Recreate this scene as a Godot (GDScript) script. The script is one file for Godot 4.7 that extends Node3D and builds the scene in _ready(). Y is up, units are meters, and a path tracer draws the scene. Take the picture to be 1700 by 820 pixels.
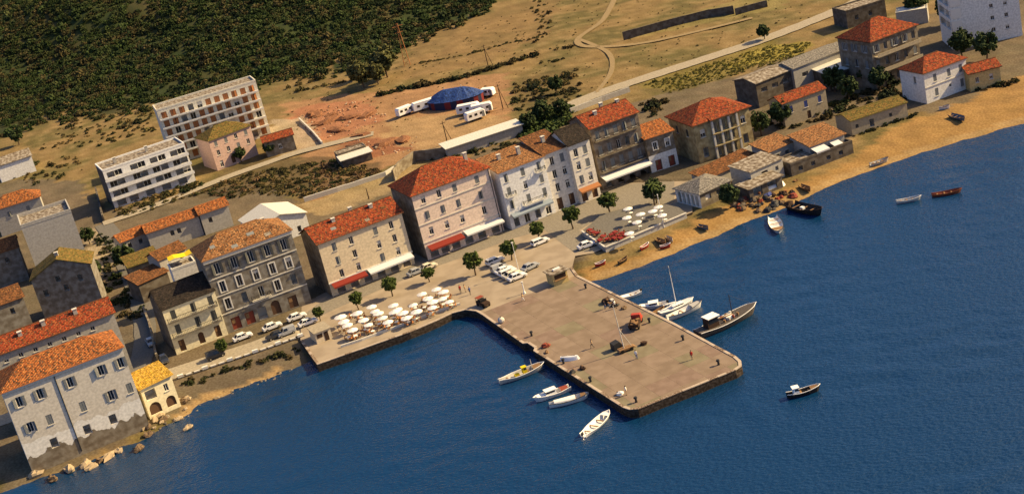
extends Node3D
# A small harbour town seen obliquely from the air: camera, light, sea and land, quay, buildings, then small things.

const FOCAL := 2400.0      # pixels of the 1700 x 820 photograph
const PITCH := 19.8
const ROLL := 13.8
const EYE := 110.0
const QUAY := 1.5
var rng := RandomNumberGenerator.new()
var taken := {}
var boxes := {}
var M := {}
var shore: PackedVector2Array = []
var land: PackedVector2Array = []
var quay_area: PackedVector2Array = []
var noise_a := FastNoiseLite.new()
var noise_b := FastNoiseLite.new()

# ---------- pixels to places ----------
func ray(px: float, py: float) -> Vector3:
	var r := deg_to_rad(ROLL); var t := deg_to_rad(PITCH)
	var dx := px - 850.0; var dy := py - 410.0
	var xr := dx * cos(r) - dy * sin(r)
	var yu := -dx * sin(r) - dy * cos(r)
	return Vector3(xr, yu * cos(t) - FOCAL * sin(t), -(yu * sin(t) + FOCAL * cos(t)))
func at_height(px: float, py: float, y: float) -> Vector3:
	var d := ray(px, py)
	return Vector3(0, EYE, 0) + d * ((y - EYE) / d.y)
func on_ground(px: float, py: float, up := 0.0) -> Vector3:
	var y := 2.0
	var p := Vector3.ZERO
	for i in 14:
		p = at_height(px, py, y + up)
		y = lerpf(y, ground(p.x, p.z), 0.8)
	p.y = y
	return p
func ground(x: float, z: float) -> float:
	var p := Vector2(x, z)
	var d := 1e9
	for i in shore.size() - 1:
		var a := shore[i]; var b := shore[i + 1]
		var ab := b - a
		var t := clampf((p - a).dot(ab) / ab.length_squared(), 0, 1)
		d = minf(d, p.distance_squared_to(a + ab * t))
	d = sqrt(d)
	if quay_area.size() and d < 60.0 and Geometry2D.is_point_in_polygon(p, quay_area): return minf(1.2, d * 0.1 - 0.4) if Geometry2D.is_point_in_polygon(p, land) else -1.5
	if not Geometry2D.is_point_in_polygon(p, land):
		return maxf(-4.0, -0.15 * d - 0.02)
	var y := 0.0
	if d < 10.0: y = d * 0.142
	elif d < 60.0: y = 1.42 + (d - 10.0) * 0.012
	elif d < 260.0: y = 2.02 + (d - 60.0) * 0.025
	else: y = 7.02 + (d - 260.0) * 0.012
	var b2 := hill_dist(x, z)
	if b2 > 0.0:
		y += b2 * b2 / (b2 + 60.0) * 0.30 + noise_a.get_noise_2d(x * 0.8, z * 0.8) * minf(b2 * 0.1, 9.0)
	return y
func hill_dist(x: float, z: float) -> float:
	var zb := 513.0 + (-36.0 - x) * 0.26
	if x > -36.0: zb = 513.0 + (x + 36.0) * 1.0 + maxf(0.0, x - 10.0) * 1.2
	return -z - zb

# ---------- nodes ----------
func numbered(called: String) -> String:
	var n: int = taken.get(called, 0)
	taken[called] = n + 1
	return called if n == 0 else "%s_%03d" % [called, n]
func thing(called: String, label: String, category: String, at := Vector3.ZERO, turn := 0.0, group := "") -> Node3D:
	var o := Node3D.new()
	o.name = numbered(called)
	add_child(o)
	o.position = at
	o.rotation.y = turn
	tag(o, label, category, group)
	return o
func tag(o: Node, label: String, category: String, group := "") -> void:
	o.set_meta("label", label)
	o.set_meta("category", category)
	if group != "": o.set_meta("group", group)
func part(called: String, mesh: Mesh, m: Material, parent: Node = null, at := Vector3.ZERO, rot := Vector3.ZERO) -> MeshInstance3D:
	var o := MeshInstance3D.new()
	o.mesh = mesh
	o.material_override = m
	if parent == null:
		o.name = numbered(called)
		add_child(o)
	else:
		o.name = called
		parent.add_child(o, true)
	o.position = at
	o.rotation = rot
	return o
func structure(called: String, mesh: Mesh, m: Material, at := Vector3.ZERO) -> MeshInstance3D:
	var o := part(called, mesh, m, null, at)
	o.set_meta("kind", "structure")
	return o
func copy(o: Node3D, at: Vector3, turn: float, label := "", group := "") -> Node3D:
	var c: Node3D = o.duplicate()
	c.name = numbered(String(o.name).rstrip("_0123456789"))
	add_child(c)
	c.position = at
	c.rotation.y = turn
	if label != "": c.set_meta("label", label)
	if group != "": c.set_meta("group", group)
	return c

# ---------- shapes ----------
func box(x: float, y: float, z: float) -> BoxMesh:
	var k := "%.2f %.2f %.2f" % [x, y, z]
	if not boxes.has(k):
		var b := BoxMesh.new()
		b.size = Vector3(x, y, z)
		boxes[k] = b
	return boxes[k]
func cyl(r0: float, r1: float, h: float, sides := 10) -> CylinderMesh:
	var k := "c%.3f %.3f %.2f %d" % [r0, r1, h, sides]
	if not boxes.has(k):
		var b := CylinderMesh.new()
		b.bottom_radius = r0; b.top_radius = r1; b.height = h
		b.radial_segments = sides; b.rings = 1
		boxes[k] = b
	return boxes[k]
func st_new() -> SurfaceTool:
	var st := SurfaceTool.new()
	st.begin(Mesh.PRIMITIVE_TRIANGLES)
	return st
func tri(st: SurfaceTool, a: Vector3, b: Vector3, c: Vector3, ua := Vector2.ZERO, ub := Vector2.ZERO, uc := Vector2.ZERO) -> void:
	var n := (b - a).cross(c - a).normalized()
	st.set_normal(n); st.set_uv(ua); st.add_vertex(a)
	st.set_normal(n); st.set_uv(uc); st.add_vertex(c)
	st.set_normal(n); st.set_uv(ub); st.add_vertex(b)
func quad(st: SurfaceTool, a: Vector3, b: Vector3, c: Vector3, d: Vector3) -> void:   # counter-clockwise from the front
	tri(st, a, b, c)
	tri(st, a, c, d)
func add_box(st: SurfaceTool, c: Vector3, s: Vector3, turn := 0.0) -> void:
	var h := s * 0.5
	var v := []
	for i in 8:
		v.append(c + Vector3(h.x if i & 1 else -h.x, h.y if i & 2 else -h.y, h.z if i & 4 else -h.z).rotated(Vector3.UP, turn))
	quad(st, v[4], v[5], v[7], v[6]); quad(st, v[1], v[0], v[2], v[3])
	quad(st, v[5], v[1], v[3], v[7]); quad(st, v[0], v[4], v[6], v[2])
	quad(st, v[6], v[7], v[3], v[2]); quad(st, v[0], v[1], v[5], v[4])
func bar(st: SurfaceTool, a: Vector3, b: Vector3, r0: float, r1: float, sides := 6) -> void:
	var d := (b - a).normalized()
	var u := d.cross(Vector3.RIGHT if absf(d.x) < 0.8 else Vector3.UP).normalized()
	var w := d.cross(u)
	for i in sides:
		var p := TAU * i / sides; var q := TAU * (i + 1) / sides
		var e := u * cos(p) + w * sin(p); var f := u * cos(q) + w * sin(q)
		quad(st, a + e * r0, a + f * r0, b + f * r1, b + e * r1)
		tri(st, b, b + e * r1, b + f * r1)
		tri(st, a, a + f * r0, a + e * r0)
func slab(st: SurfaceTool, pts: Array, th: float) -> void:     # a sloping sheet with thickness, uv in metres along and down the slope
	var n := Vector3.ZERO
	for i in pts.size():
		n += (pts[i] as Vector3).cross(pts[(i + 1) % pts.size()])
	n = n.normalized()
	if n.y < 0:
		pts = pts.duplicate(); pts.reverse(); n = -n
	var u := Vector3.UP.cross(n)
	u = u.normalized() if u.length() > 0.01 else Vector3.RIGHT
	var w := u.cross(n)
	var o := Vector3(0, -th, 0)
	for i in range(1, pts.size() - 1):
		var a: Vector3 = pts[0]; var b: Vector3 = pts[i]; var c: Vector3 = pts[i + 1]
		tri(st, a, b, c, Vector2(a.dot(u), a.dot(w)), Vector2(b.dot(u), b.dot(w)), Vector2(c.dot(u), c.dot(w)))
		tri(st, a + o, c + o, b + o)
	for i in pts.size():
		var a: Vector3 = pts[i]; var b: Vector3 = pts[(i + 1) % pts.size()]
		quad(st, a + o, b + o, b, a)
func smooth_mesh(verts: PackedVector3Array, idx: PackedInt32Array, cols := PackedColorArray(), uvs := PackedVector2Array()) -> ArrayMesh:
	var nor := PackedVector3Array(); nor.resize(verts.size())
	for i in range(0, idx.size(), 3):
		var n := (verts[idx[i + 2]] - verts[idx[i]]).cross(verts[idx[i + 1]] - verts[idx[i]])
		for k in 3: nor[idx[i + k]] += n
	for i in nor.size(): nor[i] = nor[i].normalized()
	var a := []; a.resize(Mesh.ARRAY_MAX)
	a[Mesh.ARRAY_VERTEX] = verts; a[Mesh.ARRAY_NORMAL] = nor; a[Mesh.ARRAY_INDEX] = idx
	if cols.size(): a[Mesh.ARRAY_COLOR] = cols
	if uvs.size(): a[Mesh.ARRAY_TEX_UV] = uvs
	var m := ArrayMesh.new()
	m.add_surface_from_arrays(Mesh.PRIMITIVE_TRIANGLES, a)
	return m

# ---------- materials ----------
func lin(r: float, g: float, b: float) -> Color:
	return Color(r, g, b).linear_to_srgb()
func speckle(size: int, freq: float, lo: float, hi: float, sd: int, oct := 4, warm := 0.0) -> ImageTexture:
	var n := FastNoiseLite.new()
	n.seed = sd; n.frequency = freq; n.fractal_octaves = oct
	var g := n.get_seamless_image(size, size)
	var im := Image.create(size, size, false, Image.FORMAT_RGB8)
	for y in size:
		for x in size:
			var v := lerpf(lo, hi, smoothstep(0.12, 0.88, g.get_pixel(x, y).r))
			im.set_pixel(x, y, Color(v, v * (1.0 - warm * (1.0 - v)), v * (1.0 - 2.0 * warm * (1.0 - v))))
	return ImageTexture.create_from_image(im)
func normal_tex(size: int, freq: float, sd: int, strength: float, oct := 3, kind := FastNoiseLite.TYPE_SIMPLEX_SMOOTH) -> NoiseTexture2D:
	var n := FastNoiseLite.new()
	n.seed = sd; n.frequency = freq; n.fractal_octaves = oct; n.noise_type = kind
	var t := NoiseTexture2D.new()
	t.width = size; t.height = size; t.seamless = true; t.as_normal_map = true; t.bump_strength = strength; t.noise = n
	return t
func mat(c: Color, rough := 0.9, tex: Texture2D = null, scale := 0.1, metal := 0.0) -> StandardMaterial3D:
	var m := StandardMaterial3D.new()
	m.albedo_color = c
	m.roughness = rough
	m.metallic = metal
	m.metallic_specular = 0.3
	if tex:
		m.albedo_texture = tex
		m.uv1_triplanar = true; m.uv1_world_triplanar = true
		m.uv1_scale = Vector3.ONE * scale
	return m
func tile_tex(sd: int, cols: Array) -> ImageTexture:       # fired clay colours, tile by tile, 5 m x 5 m
	var r := RandomNumberGenerator.new(); r.seed = sd
	var n := FastNoiseLite.new(); n.seed = sd; n.frequency = 0.02; n.fractal_octaves = 5
	var g := n.get_seamless_image(320, 320)
	var im := Image.create(320, 320, false, Image.FORMAT_RGB8)
	for j in 16:
		for i in 20:
			var c: Color = cols[r.randi() % cols.size()]
			var k := r.randf_range(0.72, 1.18)
			for y in 20:
				for x in 16:
					var X := i * 16 + x; var Y := j * 20 + y
					var v := k * lerpf(0.34, 0.9, smoothstep(0.0, 0.9, g.get_pixel(X, Y).r))
					im.set_pixel(X, Y, Color(c.r * v, c.g * v, c.b * v).linear_to_srgb())
	return ImageTexture.create_from_image(im)
func tile_relief() -> ImageTexture:
	var im := Image.create(320, 320, false, Image.FORMAT_RGB8)
	for y in 320:
		for x in 320:
			var v := absf(sin(x * PI / 16.0)) * 0.75 + 0.25 * (1.0 - float(y % 20) / 20.0)
			im.set_pixel(x, y, Color(v, v, v))
	im.bump_map_to_normal_map(6.0)
	return ImageTexture.create_from_image(im)
func roof_mat(sd: int, cols: Array, relief: Texture2D) -> StandardMaterial3D:
	var m := StandardMaterial3D.new()
	m.albedo_texture = tile_tex(sd, cols)
	m.normal_enabled = true
	m.normal_texture = relief
	m.uv1_scale = Vector3(0.2, 0.2, 0.2)
	m.roughness = 0.92
	m.metallic_specular = 0.25
	return m

func make_materials() -> void:
	var fine := speckle(256, 0.05, 0.87, 1.0, 5, 5)
	var streak := speckle(256, 0.02, 0.74, 1.0, 9, 6, 0.2)
	var blot := speckle(256, 0.03, 0.55, 1.0, 17, 5, 0.2)
	M.fine = fine; M.streak = streak; M.blot = blot
	var walls := {
		"grey": Color(0.64, 0.59, 0.50), "peel": Color(0.74, 0.69, 0.60), "white": Color(0.78, 0.76, 0.70), "cream": Color(0.74, 0.67, 0.46),
		"slate": Color(0.24, 0.23, 0.205), "beige": Color(0.68, 0.57, 0.40), "pink": Color(0.78, 0.63, 0.52), "bluewhite": Color(0.77, 0.77, 0.76),
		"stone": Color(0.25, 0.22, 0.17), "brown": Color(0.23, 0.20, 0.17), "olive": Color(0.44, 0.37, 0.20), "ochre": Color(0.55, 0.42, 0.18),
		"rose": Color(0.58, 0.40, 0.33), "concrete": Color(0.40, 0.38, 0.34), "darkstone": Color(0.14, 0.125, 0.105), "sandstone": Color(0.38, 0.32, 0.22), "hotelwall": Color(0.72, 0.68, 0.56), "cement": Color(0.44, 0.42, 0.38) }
	for k in walls:
		var c: Color = walls[k]
		M[k] = mat(lin(c.r, c.g, c.b), 0.93, streak if k in ["slate", "stone", "brown", "darkstone", "olive"] else fine, 0.11)
	var rel := tile_relief()
	M.roof_orange = roof_mat(1, [Color(0.50, 0.16, 0.045), Color(0.42, 0.13, 0.04), Color(0.55, 0.22, 0.07), Color(0.36, 0.13, 0.05), Color(0.16, 0.09, 0.05)], rel)
	M.roof_tan = roof_mat(8, [Color(0.44, 0.21, 0.085), Color(0.36, 0.15, 0.055), Color(0.50, 0.26, 0.11), Color(0.30, 0.15, 0.07), Color(0.17, 0.10, 0.055)], rel)
	M.roof_red = roof_mat(2, [Color(0.42, 0.075, 0.028), Color(0.36, 0.07, 0.03), Color(0.45, 0.11, 0.04), Color(0.28, 0.06, 0.03), Color(0.15, 0.07, 0.04), Color(0.42, 0.14, 0.05)], rel)
	M.roof_brown = roof_mat(3, [Color(0.27, 0.11, 0.045), Color(0.20, 0.09, 0.04), Color(0.32, 0.14, 0.05), Color(0.15, 0.08, 0.04)], rel)
	M.roof_dark = roof_mat(4, [Color(0.045, 0.035, 0.03), Color(0.06, 0.045, 0.035), Color(0.035, 0.03, 0.025)], rel)
	M.roof_moss = roof_mat(5, [Color(0.24, 0.17, 0.045), Color(0.18, 0.15, 0.04), Color(0.30, 0.17, 0.05), Color(0.14, 0.12, 0.035)], rel)
	M.roof_yellow = roof_mat(6, [Color(0.62, 0.38, 0.05), Color(0.52, 0.30, 0.05), Color(0.66, 0.42, 0.09)], rel)
	M.roof_grey = roof_mat(7, [Color(0.30, 0.28, 0.25), Color(0.26, 0.24, 0.21), Color(0.34, 0.31, 0.27)], rel)
	M.sheet = mat(lin(0.62, 0.60, 0.53), 0.6, fine, 0.15)
	M.sheet_grey = mat(lin(0.36, 0.33, 0.28), 0.8, blot, 0.1)
	M.glass = mat(lin(0.012, 0.014, 0.017), 0.12)
	M.glass.metallic_specular = 0.5
	M.interior = mat(lin(0.70, 0.66, 0.58), 0.95)
	M.wood_door = mat(lin(0.11, 0.06, 0.035), 0.8, fine, 0.5)
	M.frame = mat(lin(0.62, 0.60, 0.55), 0.7)
	M.shutter_grey = mat(lin(0.21, 0.22, 0.22), 0.8, fine, 0.6)
	M.shutter_dark = mat(lin(0.085, 0.088, 0.085), 0.8, fine, 0.6)
	M.shutter_red = mat(lin(0.26, 0.06, 0.035), 0.8, fine, 0.6)
	M.shutter_brown = mat(lin(0.36, 0.15, 0.06), 0.8, fine, 0.6)
	M.shutter_blue = mat(lin(0.05, 0.07, 0.22), 0.7)
	M.wood_dark = mat(lin(0.05, 0.028, 0.018), 0.8, fine, 0.5)
	M.wood = mat(lin(0.26, 0.15, 0.07), 0.8, fine, 0.5)
	M.awning_red = mat(lin(0.22, 0.03, 0.02), 0.9, fine, 0.4)
	M.awning_white = mat(lin(0.66, 0.67, 0.68), 0.9, fine, 0.4)
	M.awning_blue = mat(lin(0.25, 0.30, 0.36), 0.9, fine, 0.4)
	M.iron = mat(lin(0.03, 0.03, 0.032), 0.6)
	M.trim = mat(lin(0.60, 0.57, 0.50), 0.9, fine, 0.3)
	M.white_paint = mat(lin(0.80, 0.79, 0.75), 0.45)
	M.canvas_white = mat(lin(0.82, 0.80, 0.75), 0.9)
	M.canvas_white.backlight_enabled = true
	M.canvas_white.backlight = lin(0.25, 0.24, 0.2)
	M.canvas_yellow = mat(lin(0.75, 0.55, 0.02), 0.9, fine, 0.5)
	M.rubber = mat(lin(0.012, 0.012, 0.012), 0.9)
	M.chrome = mat(lin(0.55, 0.55, 0.55), 0.3, null, 1, 0.9)
	M.bark = mat(lin(0.10, 0.07, 0.045), 0.95)
	M.paving_noise = speckle(512, 0.012, 0.91, 1.0, 31, 6, 0.1)
	M.pave = mat(lin(0.31, 0.255, 0.19), 0.93, M.paving_noise, 0.03)
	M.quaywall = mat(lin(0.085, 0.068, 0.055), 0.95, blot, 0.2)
	M.coping = mat(lin(0.42, 0.34, 0.27), 0.93, fine, 0.3)
	M.asphalt = mat(lin(0.15, 0.14, 0.122), 0.95, fine, 0.12)
	M.street = mat(lin(0.23, 0.205, 0.165), 0.95, fine, 0.12)  # darker than the paving: holds the shade at the foot of the facades
	M.dirtroad = mat(lin(0.34, 0.295, 0.22), 0.95, fine, 0.1)
	M.trackdirt = mat(lin(0.27, 0.20, 0.105), 0.95, fine, 0.1)
	M.rock = mat(lin(0.22, 0.165, 0.11), 0.95, blot, 0.35)
	M.rock_pale = mat(lin(0.40, 0.31, 0.20), 0.95, fine, 0.35)

# ---------- buildings ----------
func wall_mesh(w: float, h: float, holes: Array, gable := 0.0, down := 2.0) -> ArrayMesh:
	var st := st_new()
	var xs := [0.0, w]; var ys := [-down, h]
	for r: Rect2 in holes:
		for v in [r.position.x, r.end.x]:
			if not xs.has(v): xs.append(v)
		for v in [r.position.y, r.end.y]:
			if not ys.has(v): ys.append(v)
	xs.sort(); ys.sort()
	for i in xs.size() - 1:
		for j in ys.size() - 1:
			var c := Vector2((xs[i] + xs[i + 1]) * 0.5, (ys[j] + ys[j + 1]) * 0.5)
			var hit := false
			for r: Rect2 in holes:
				if r.has_point(c): hit = true
			if not hit:
				quad(st, Vector3(xs[i], ys[j], 0), Vector3(xs[i + 1], ys[j], 0), Vector3(xs[i + 1], ys[j + 1], 0), Vector3(xs[i], ys[j + 1], 0))
	var k := Vector3(0, 0, -0.3)
	for r: Rect2 in holes:
		var a := Vector3(r.position.x, r.position.y, 0); var b := Vector3(r.end.x, r.position.y, 0)
		var c := Vector3(r.end.x, r.end.y, 0); var d := Vector3(r.position.x, r.end.y, 0)
		quad(st, a, b, b + k, a + k); quad(st, b, c, c + k, b + k); quad(st, c, d, d + k, c + k); quad(st, d, a, a + k, d + k)
	if gable > 0.0:
		tri(st, Vector3(0, h, 0), Vector3(w, h, 0), Vector3(w * 0.5, h + gable, 0))
	return st.commit()
func ragged_mesh(w: float, h: float, amp: float, holes: Array, z: float) -> ArrayMesh:      # a coat of render whose upper edge has flaked away
	var st := st_new()
	var n := int(w / 0.15)
	for i in n:
		var x0 := w * i / n; var x1 := w * (i + 1) / n
		var top := h + amp * (noise_a.get_noise_2d(x0 * 22.0, h * 31.0) * 2.2)
		var y := -2.0
		var cut := []
		for r: Rect2 in holes:
			if r.position.x < x1 and r.end.x > x0: cut.append(r)
		cut.sort_custom(func(a, b): return a.position.y < b.position.y)
		for r: Rect2 in cut:
			if r.position.y < top and r.position.y > y:
				quad(st, Vector3(x0, y, z), Vector3(x1, y, z), Vector3(x1, r.position.y, z), Vector3(x0, r.position.y, z))
			if r.position.y < top: y = maxf(y, r.end.y)
		if y < top: quad(st, Vector3(x0, y, z), Vector3(x1, y, z), Vector3(x1, top, z), Vector3(x0, top, z))
	return st.commit()
var frames := {}
func frame_mesh(w: float, h: float) -> ArrayMesh:
	var k := "%.2f %.2f" % [w, h]
	if not frames.has(k):
		var st := st_new()
		var b := 0.09
		add_box(st, Vector3(-w / 2 + b / 2, h / 2, 0), Vector3(b, h, 0.08)); add_box(st, Vector3(w / 2 - b / 2, h / 2, 0), Vector3(b, h, 0.08))
		add_box(st, Vector3(0, b / 2, 0), Vector3(w - 2 * b, b, 0.08)); add_box(st, Vector3(0, h - b / 2, 0), Vector3(w - 2 * b, b, 0.08))
		add_box(st, Vector3(0, h / 2, 0), Vector3(0.07, h - 2 * b, 0.08))
		frames[k] = st.commit()
	return frames[k]
func bay_mesh(w: float, h: float) -> ArrayMesh:
	var k := "b%.2f %.2f" % [w, h]
	if not frames.has(k):
		var st := st_new()
		var z := -0.3; var e := -2.9; var x := w / 2; var s := 0.5
		var a := [Vector3(-x - s, -0.04, z), Vector3(x + s, -0.04, z), Vector3(x + s, h + 0.3, z), Vector3(-x - s, h + 0.3, z)]
		var b := []
		for v: Vector3 in a: b.append(Vector3(v.x, v.y, e))
		for i in 4: quad(st, a[i], a[(i + 1) % 4], b[(i + 1) % 4], b[i])
		quad(st, b[0], b[1], b[2], b[3])
		quad(st, a[0], Vector3(-x, 0, z), Vector3(-x, h, z), a[3]); quad(st, Vector3(x, 0, z), a[1], a[2], Vector3(x, h, z))
		quad(st, Vector3(-x, h, z), Vector3(x, h, z), a[2], a[3])
		frames[k] = st.commit()
	return frames[k]
func shutter_mesh(w: float, h: float) -> ArrayMesh:
	var k := "s%.2f %.2f" % [w, h]
	if not frames.has(k):
		var st := st_new()
		add_box(st, Vector3(0, 0, 0), Vector3(w, h, 0.03))
		var n := 7
		for i in n:
			add_box(st, Vector3(0, -h / 2 + h * (i + 0.5) / n, 0.03), Vector3(w * 0.8, h / n * 0.55, 0.03))
		frames[k] = st.commit()
	return frames[k]
func arch_mesh(w: float, h: float) -> ArrayMesh:         # the two spandrels that turn a square opening into an arch
	var st := st_new()
	var r := w / 2
	for i in 10:
		var p := PI * i / 10.0; var q := PI * (i + 1) / 10.0
		var a := Vector3(cos(p) * r, h - r + sin(p) * r, 0); var b := Vector3(cos(q) * r, h - r + sin(q) * r, 0)
		quad(st, Vector3(a.x, h, 0.004), Vector3(b.x, h, 0.004), b + Vector3(0, 0, 0.004), a + Vector3(0, 0, 0.004))
		quad(st, a, b, b + Vector3(0, 0, -0.3), a + Vector3(0, 0, -0.3))
	return st.commit()
# window kinds: g glass, s glass with open shutters, c closed shutters, d wooden door, o dark opening, a arched door, f white surround, r red door
func opening(wall: Node3D, r: Rect2, kind: String, sh: Material, wm: Material) -> void:
	var w := r.size.x; var h := r.size.y
	var at := Vector3(r.position.x + w / 2, r.position.y, 0)
	if kind == "o":                                      # an open bay: a real room behind the hole
		part("open_bay", bay_mesh(w, h), M.interior, wall, at)
		return
	if kind in ["d", "a", "r"]:
		var d := part("door", box(w, h, 0.06), M.shutter_red if kind == "r" else M.wood_door, wall, at + Vector3(0, h / 2, -0.27))
		if kind == "a": part("arch", arch_mesh(w, h), wm, wall, at)
		else: part("door_panel", box(w * 0.38, h * 0.4, 0.05), M.wood, d, Vector3(-w * 0.22, h * 0.2, 0.05))
		return
	if kind == "c":
		var s := part("window", box(w, h, 0.05), M.glass, wall, at + Vector3(0, h / 2, -0.24))
		for k in [-1, 1]:
			var a := 0.0 if rng.randf() < 0.8 else rng.randf_range(0.2, 0.7)
			part("shutter", shutter_mesh(w / 2 - 0.02, h), sh, s, Vector3(k * (w / 2 - w / 4 * cos(a)), 0, 0.16 + w / 4 * sin(a)), Vector3(0, k * a, 0))
		part("sill", box(w + 0.3, 0.1, 0.22), M.trim, s, Vector3(0, -h / 2 - 0.06, 0.27))
		return
	var p := part("window", box(w, h, 0.05), M.glass, wall, at + Vector3(0, h / 2, -0.24))
	part("frame", frame_mesh(w, h), M.frame, p, Vector3(0, -h / 2, 0.05))
	part("sill", box(w + 0.3, 0.1, 0.22), M.trim, p, Vector3(0, -h / 2 - 0.06, 0.27))
	if kind == "s":
		for k in [-1, 1]:
			var a := rng.randf_range(0.0, 0.12) if rng.randf() < 0.75 else rng.randf_range(0.3, 0.9)
			part("shutter", shutter_mesh(w / 2, h), sh, p, Vector3(k * (w * 0.5 + 0.04 + w * 0.25 * cos(a)), 0, 0.29 + w * 0.25 * sin(a)), Vector3(0, -k * a, 0))
	elif rng.randf() < 0.35:
		part("blind", box(w - 0.18, snappedf(h * rng.randf_range(0.2, 0.6), 0.2), 0.02), M.trim, p, Vector3(0, h * 0.25, 0.04))
	if kind == "f":
		var st := st_new()
		add_box(st, Vector3(-w / 2 - 0.12, 0, 0), Vector3(0.24, h + 0.4, 0.1)); add_box(st, Vector3(w / 2 + 0.12, 0, 0), Vector3(0.24, h + 0.4, 0.1))
		add_box(st, Vector3(0, h / 2 + 0.12, 0), Vector3(w, 0.24, 0.1))
		part("surround", st.commit(), M.frame, p, Vector3(0, 0, 0.28))
func railing_mesh(w: float, d: float) -> ArrayMesh:
	var st := st_new()
	add_box(st, Vector3(0, 0.95, d), Vector3(w, 0.07, 0.07))
	add_box(st, Vector3(0, 0.08, d), Vector3(w, 0.05, 0.05))
	var n := int(w / 0.35)
	for i in n + 1:
		add_box(st, Vector3(-w / 2 + 0.03 + (w - 0.06) * i / n, 0.5, d), Vector3(0.045, 0.85, 0.045))
	for k in [-1, 1]:
		add_box(st, Vector3(k * (w / 2 - 0.03), 0.95, d / 2), Vector3(0.06, 0.06, d - 0.08))
		for i in 3: add_box(st, Vector3(k * (w / 2 - 0.03), 0.5, d * (i + 0.5) / 3.2), Vector3(0.045, 0.85, 0.045))
	return st.commit()
func make_roof(b: Node3D, kind: String, w: float, dep: float, h: float, rh: float, m: Material, wm: Material, ov := 0.45) -> MeshInstance3D:
	var st := st_new()
	var x0 := -ov; var x1 := w + ov; var z0 := ov; var z1 := -dep - ov
	var e := h - 0.02; var t := 0.18
	var zm := -dep / 2
	var y := h + rh + 0.12
	e += 0.10
	match kind:
		"gable":
			slab(st, [Vector3(x0, e, z0), Vector3(x1, e, z0), Vector3(x1, y, zm), Vector3(x0, y, zm)], t)
			slab(st, [Vector3(x0, y, zm), Vector3(x1, y, zm), Vector3(x1, e, z1), Vector3(x0, e, z1)], t)
		"gablex":
			slab(st, [Vector3(x0, e, z0), Vector3(w / 2, y, z0), Vector3(w / 2, y, z1), Vector3(x0, e, z1)], t)
			slab(st, [Vector3(w / 2, y, z0), Vector3(x1, e, z0), Vector3(x1, e, z1), Vector3(w / 2, y, z1)], t)
		"hip":
			var k := minf(w, dep) / 2 * 0.95
			var a: Vector3; var c: Vector3
			if w >= dep:
				a = Vector3(k, y, zm); c = Vector3(w - k, y, zm)
				slab(st, [Vector3(x0, e, z0), Vector3(x1, e, z0), c, a], t); slab(st, [a, c, Vector3(x1, e, z1), Vector3(x0, e, z1)], t)
				slab(st, [Vector3(x0, e, z0), a, Vector3(x0, e, z1)], t); slab(st, [c, Vector3(x1, e, z0), Vector3(x1, e, z1)], t)
			else:
				a = Vector3(w / 2, y, -k); c = Vector3(w / 2, y, -dep + k)
				slab(st, [Vector3(x0, e, z0), Vector3(x1, e, z0), a], t); slab(st, [c, Vector3(x1, e, z1), Vector3(x0, e, z1)], t)
				slab(st, [Vector3(x0, e, z0), a, c, Vector3(x0, e, z1)], t); slab(st, [a, Vector3(x1, e, z0), Vector3(x1, e, z1), c], t)
		"shed":
			slab(st, [Vector3(x0, e, z0), Vector3(x1, e, z0), Vector3(x1, y, z1), Vector3(x0, y, z1)], t)
		"flat":
			slab(st, [Vector3(0.02, h, -0.02), Vector3(w - 0.02, h, -0.02), Vector3(w - 0.02, h, -dep + 0.02), Vector3(0.02, h, -dep + 0.02)], 0.2)
	var r := part("roof", st.commit(), m, b)
	if kind == "flat" and rh > 0.0:
		var pt := st_new()
		var q := 0.3
		add_box(pt, Vector3(w / 2, h + rh / 2, -q / 2 + 0.05), Vector3(w + 0.1, rh, q)); add_box(pt, Vector3(w / 2, h + rh / 2, -dep + q / 2 - 0.05), Vector3(w + 0.1, rh, q))
		add_box(pt, Vector3(q / 2 - 0.05, h + rh / 2, -dep / 2), Vector3(q, rh, dep - 2 * q + 0.1)); add_box(pt, Vector3(w - q / 2 + 0.05, h + rh / 2, -dep / 2), Vector3(q, rh, dep - 2 * q + 0.1))
		part("parapet", pt.commit(), wm, b)
	elif kind == "gable" or kind == "hip":
		var k0 := -ov if kind == "gable" else minf(w, dep) / 2 * 0.95
		if w >= dep or kind == "gable":
			var rt := st_new()
			bar(rt, Vector3(k0, y, zm), Vector3(w - k0, y, zm), 0.14, 0.14)
			part("ridge_cap", rt.commit(), m, r)
	return r
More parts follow.
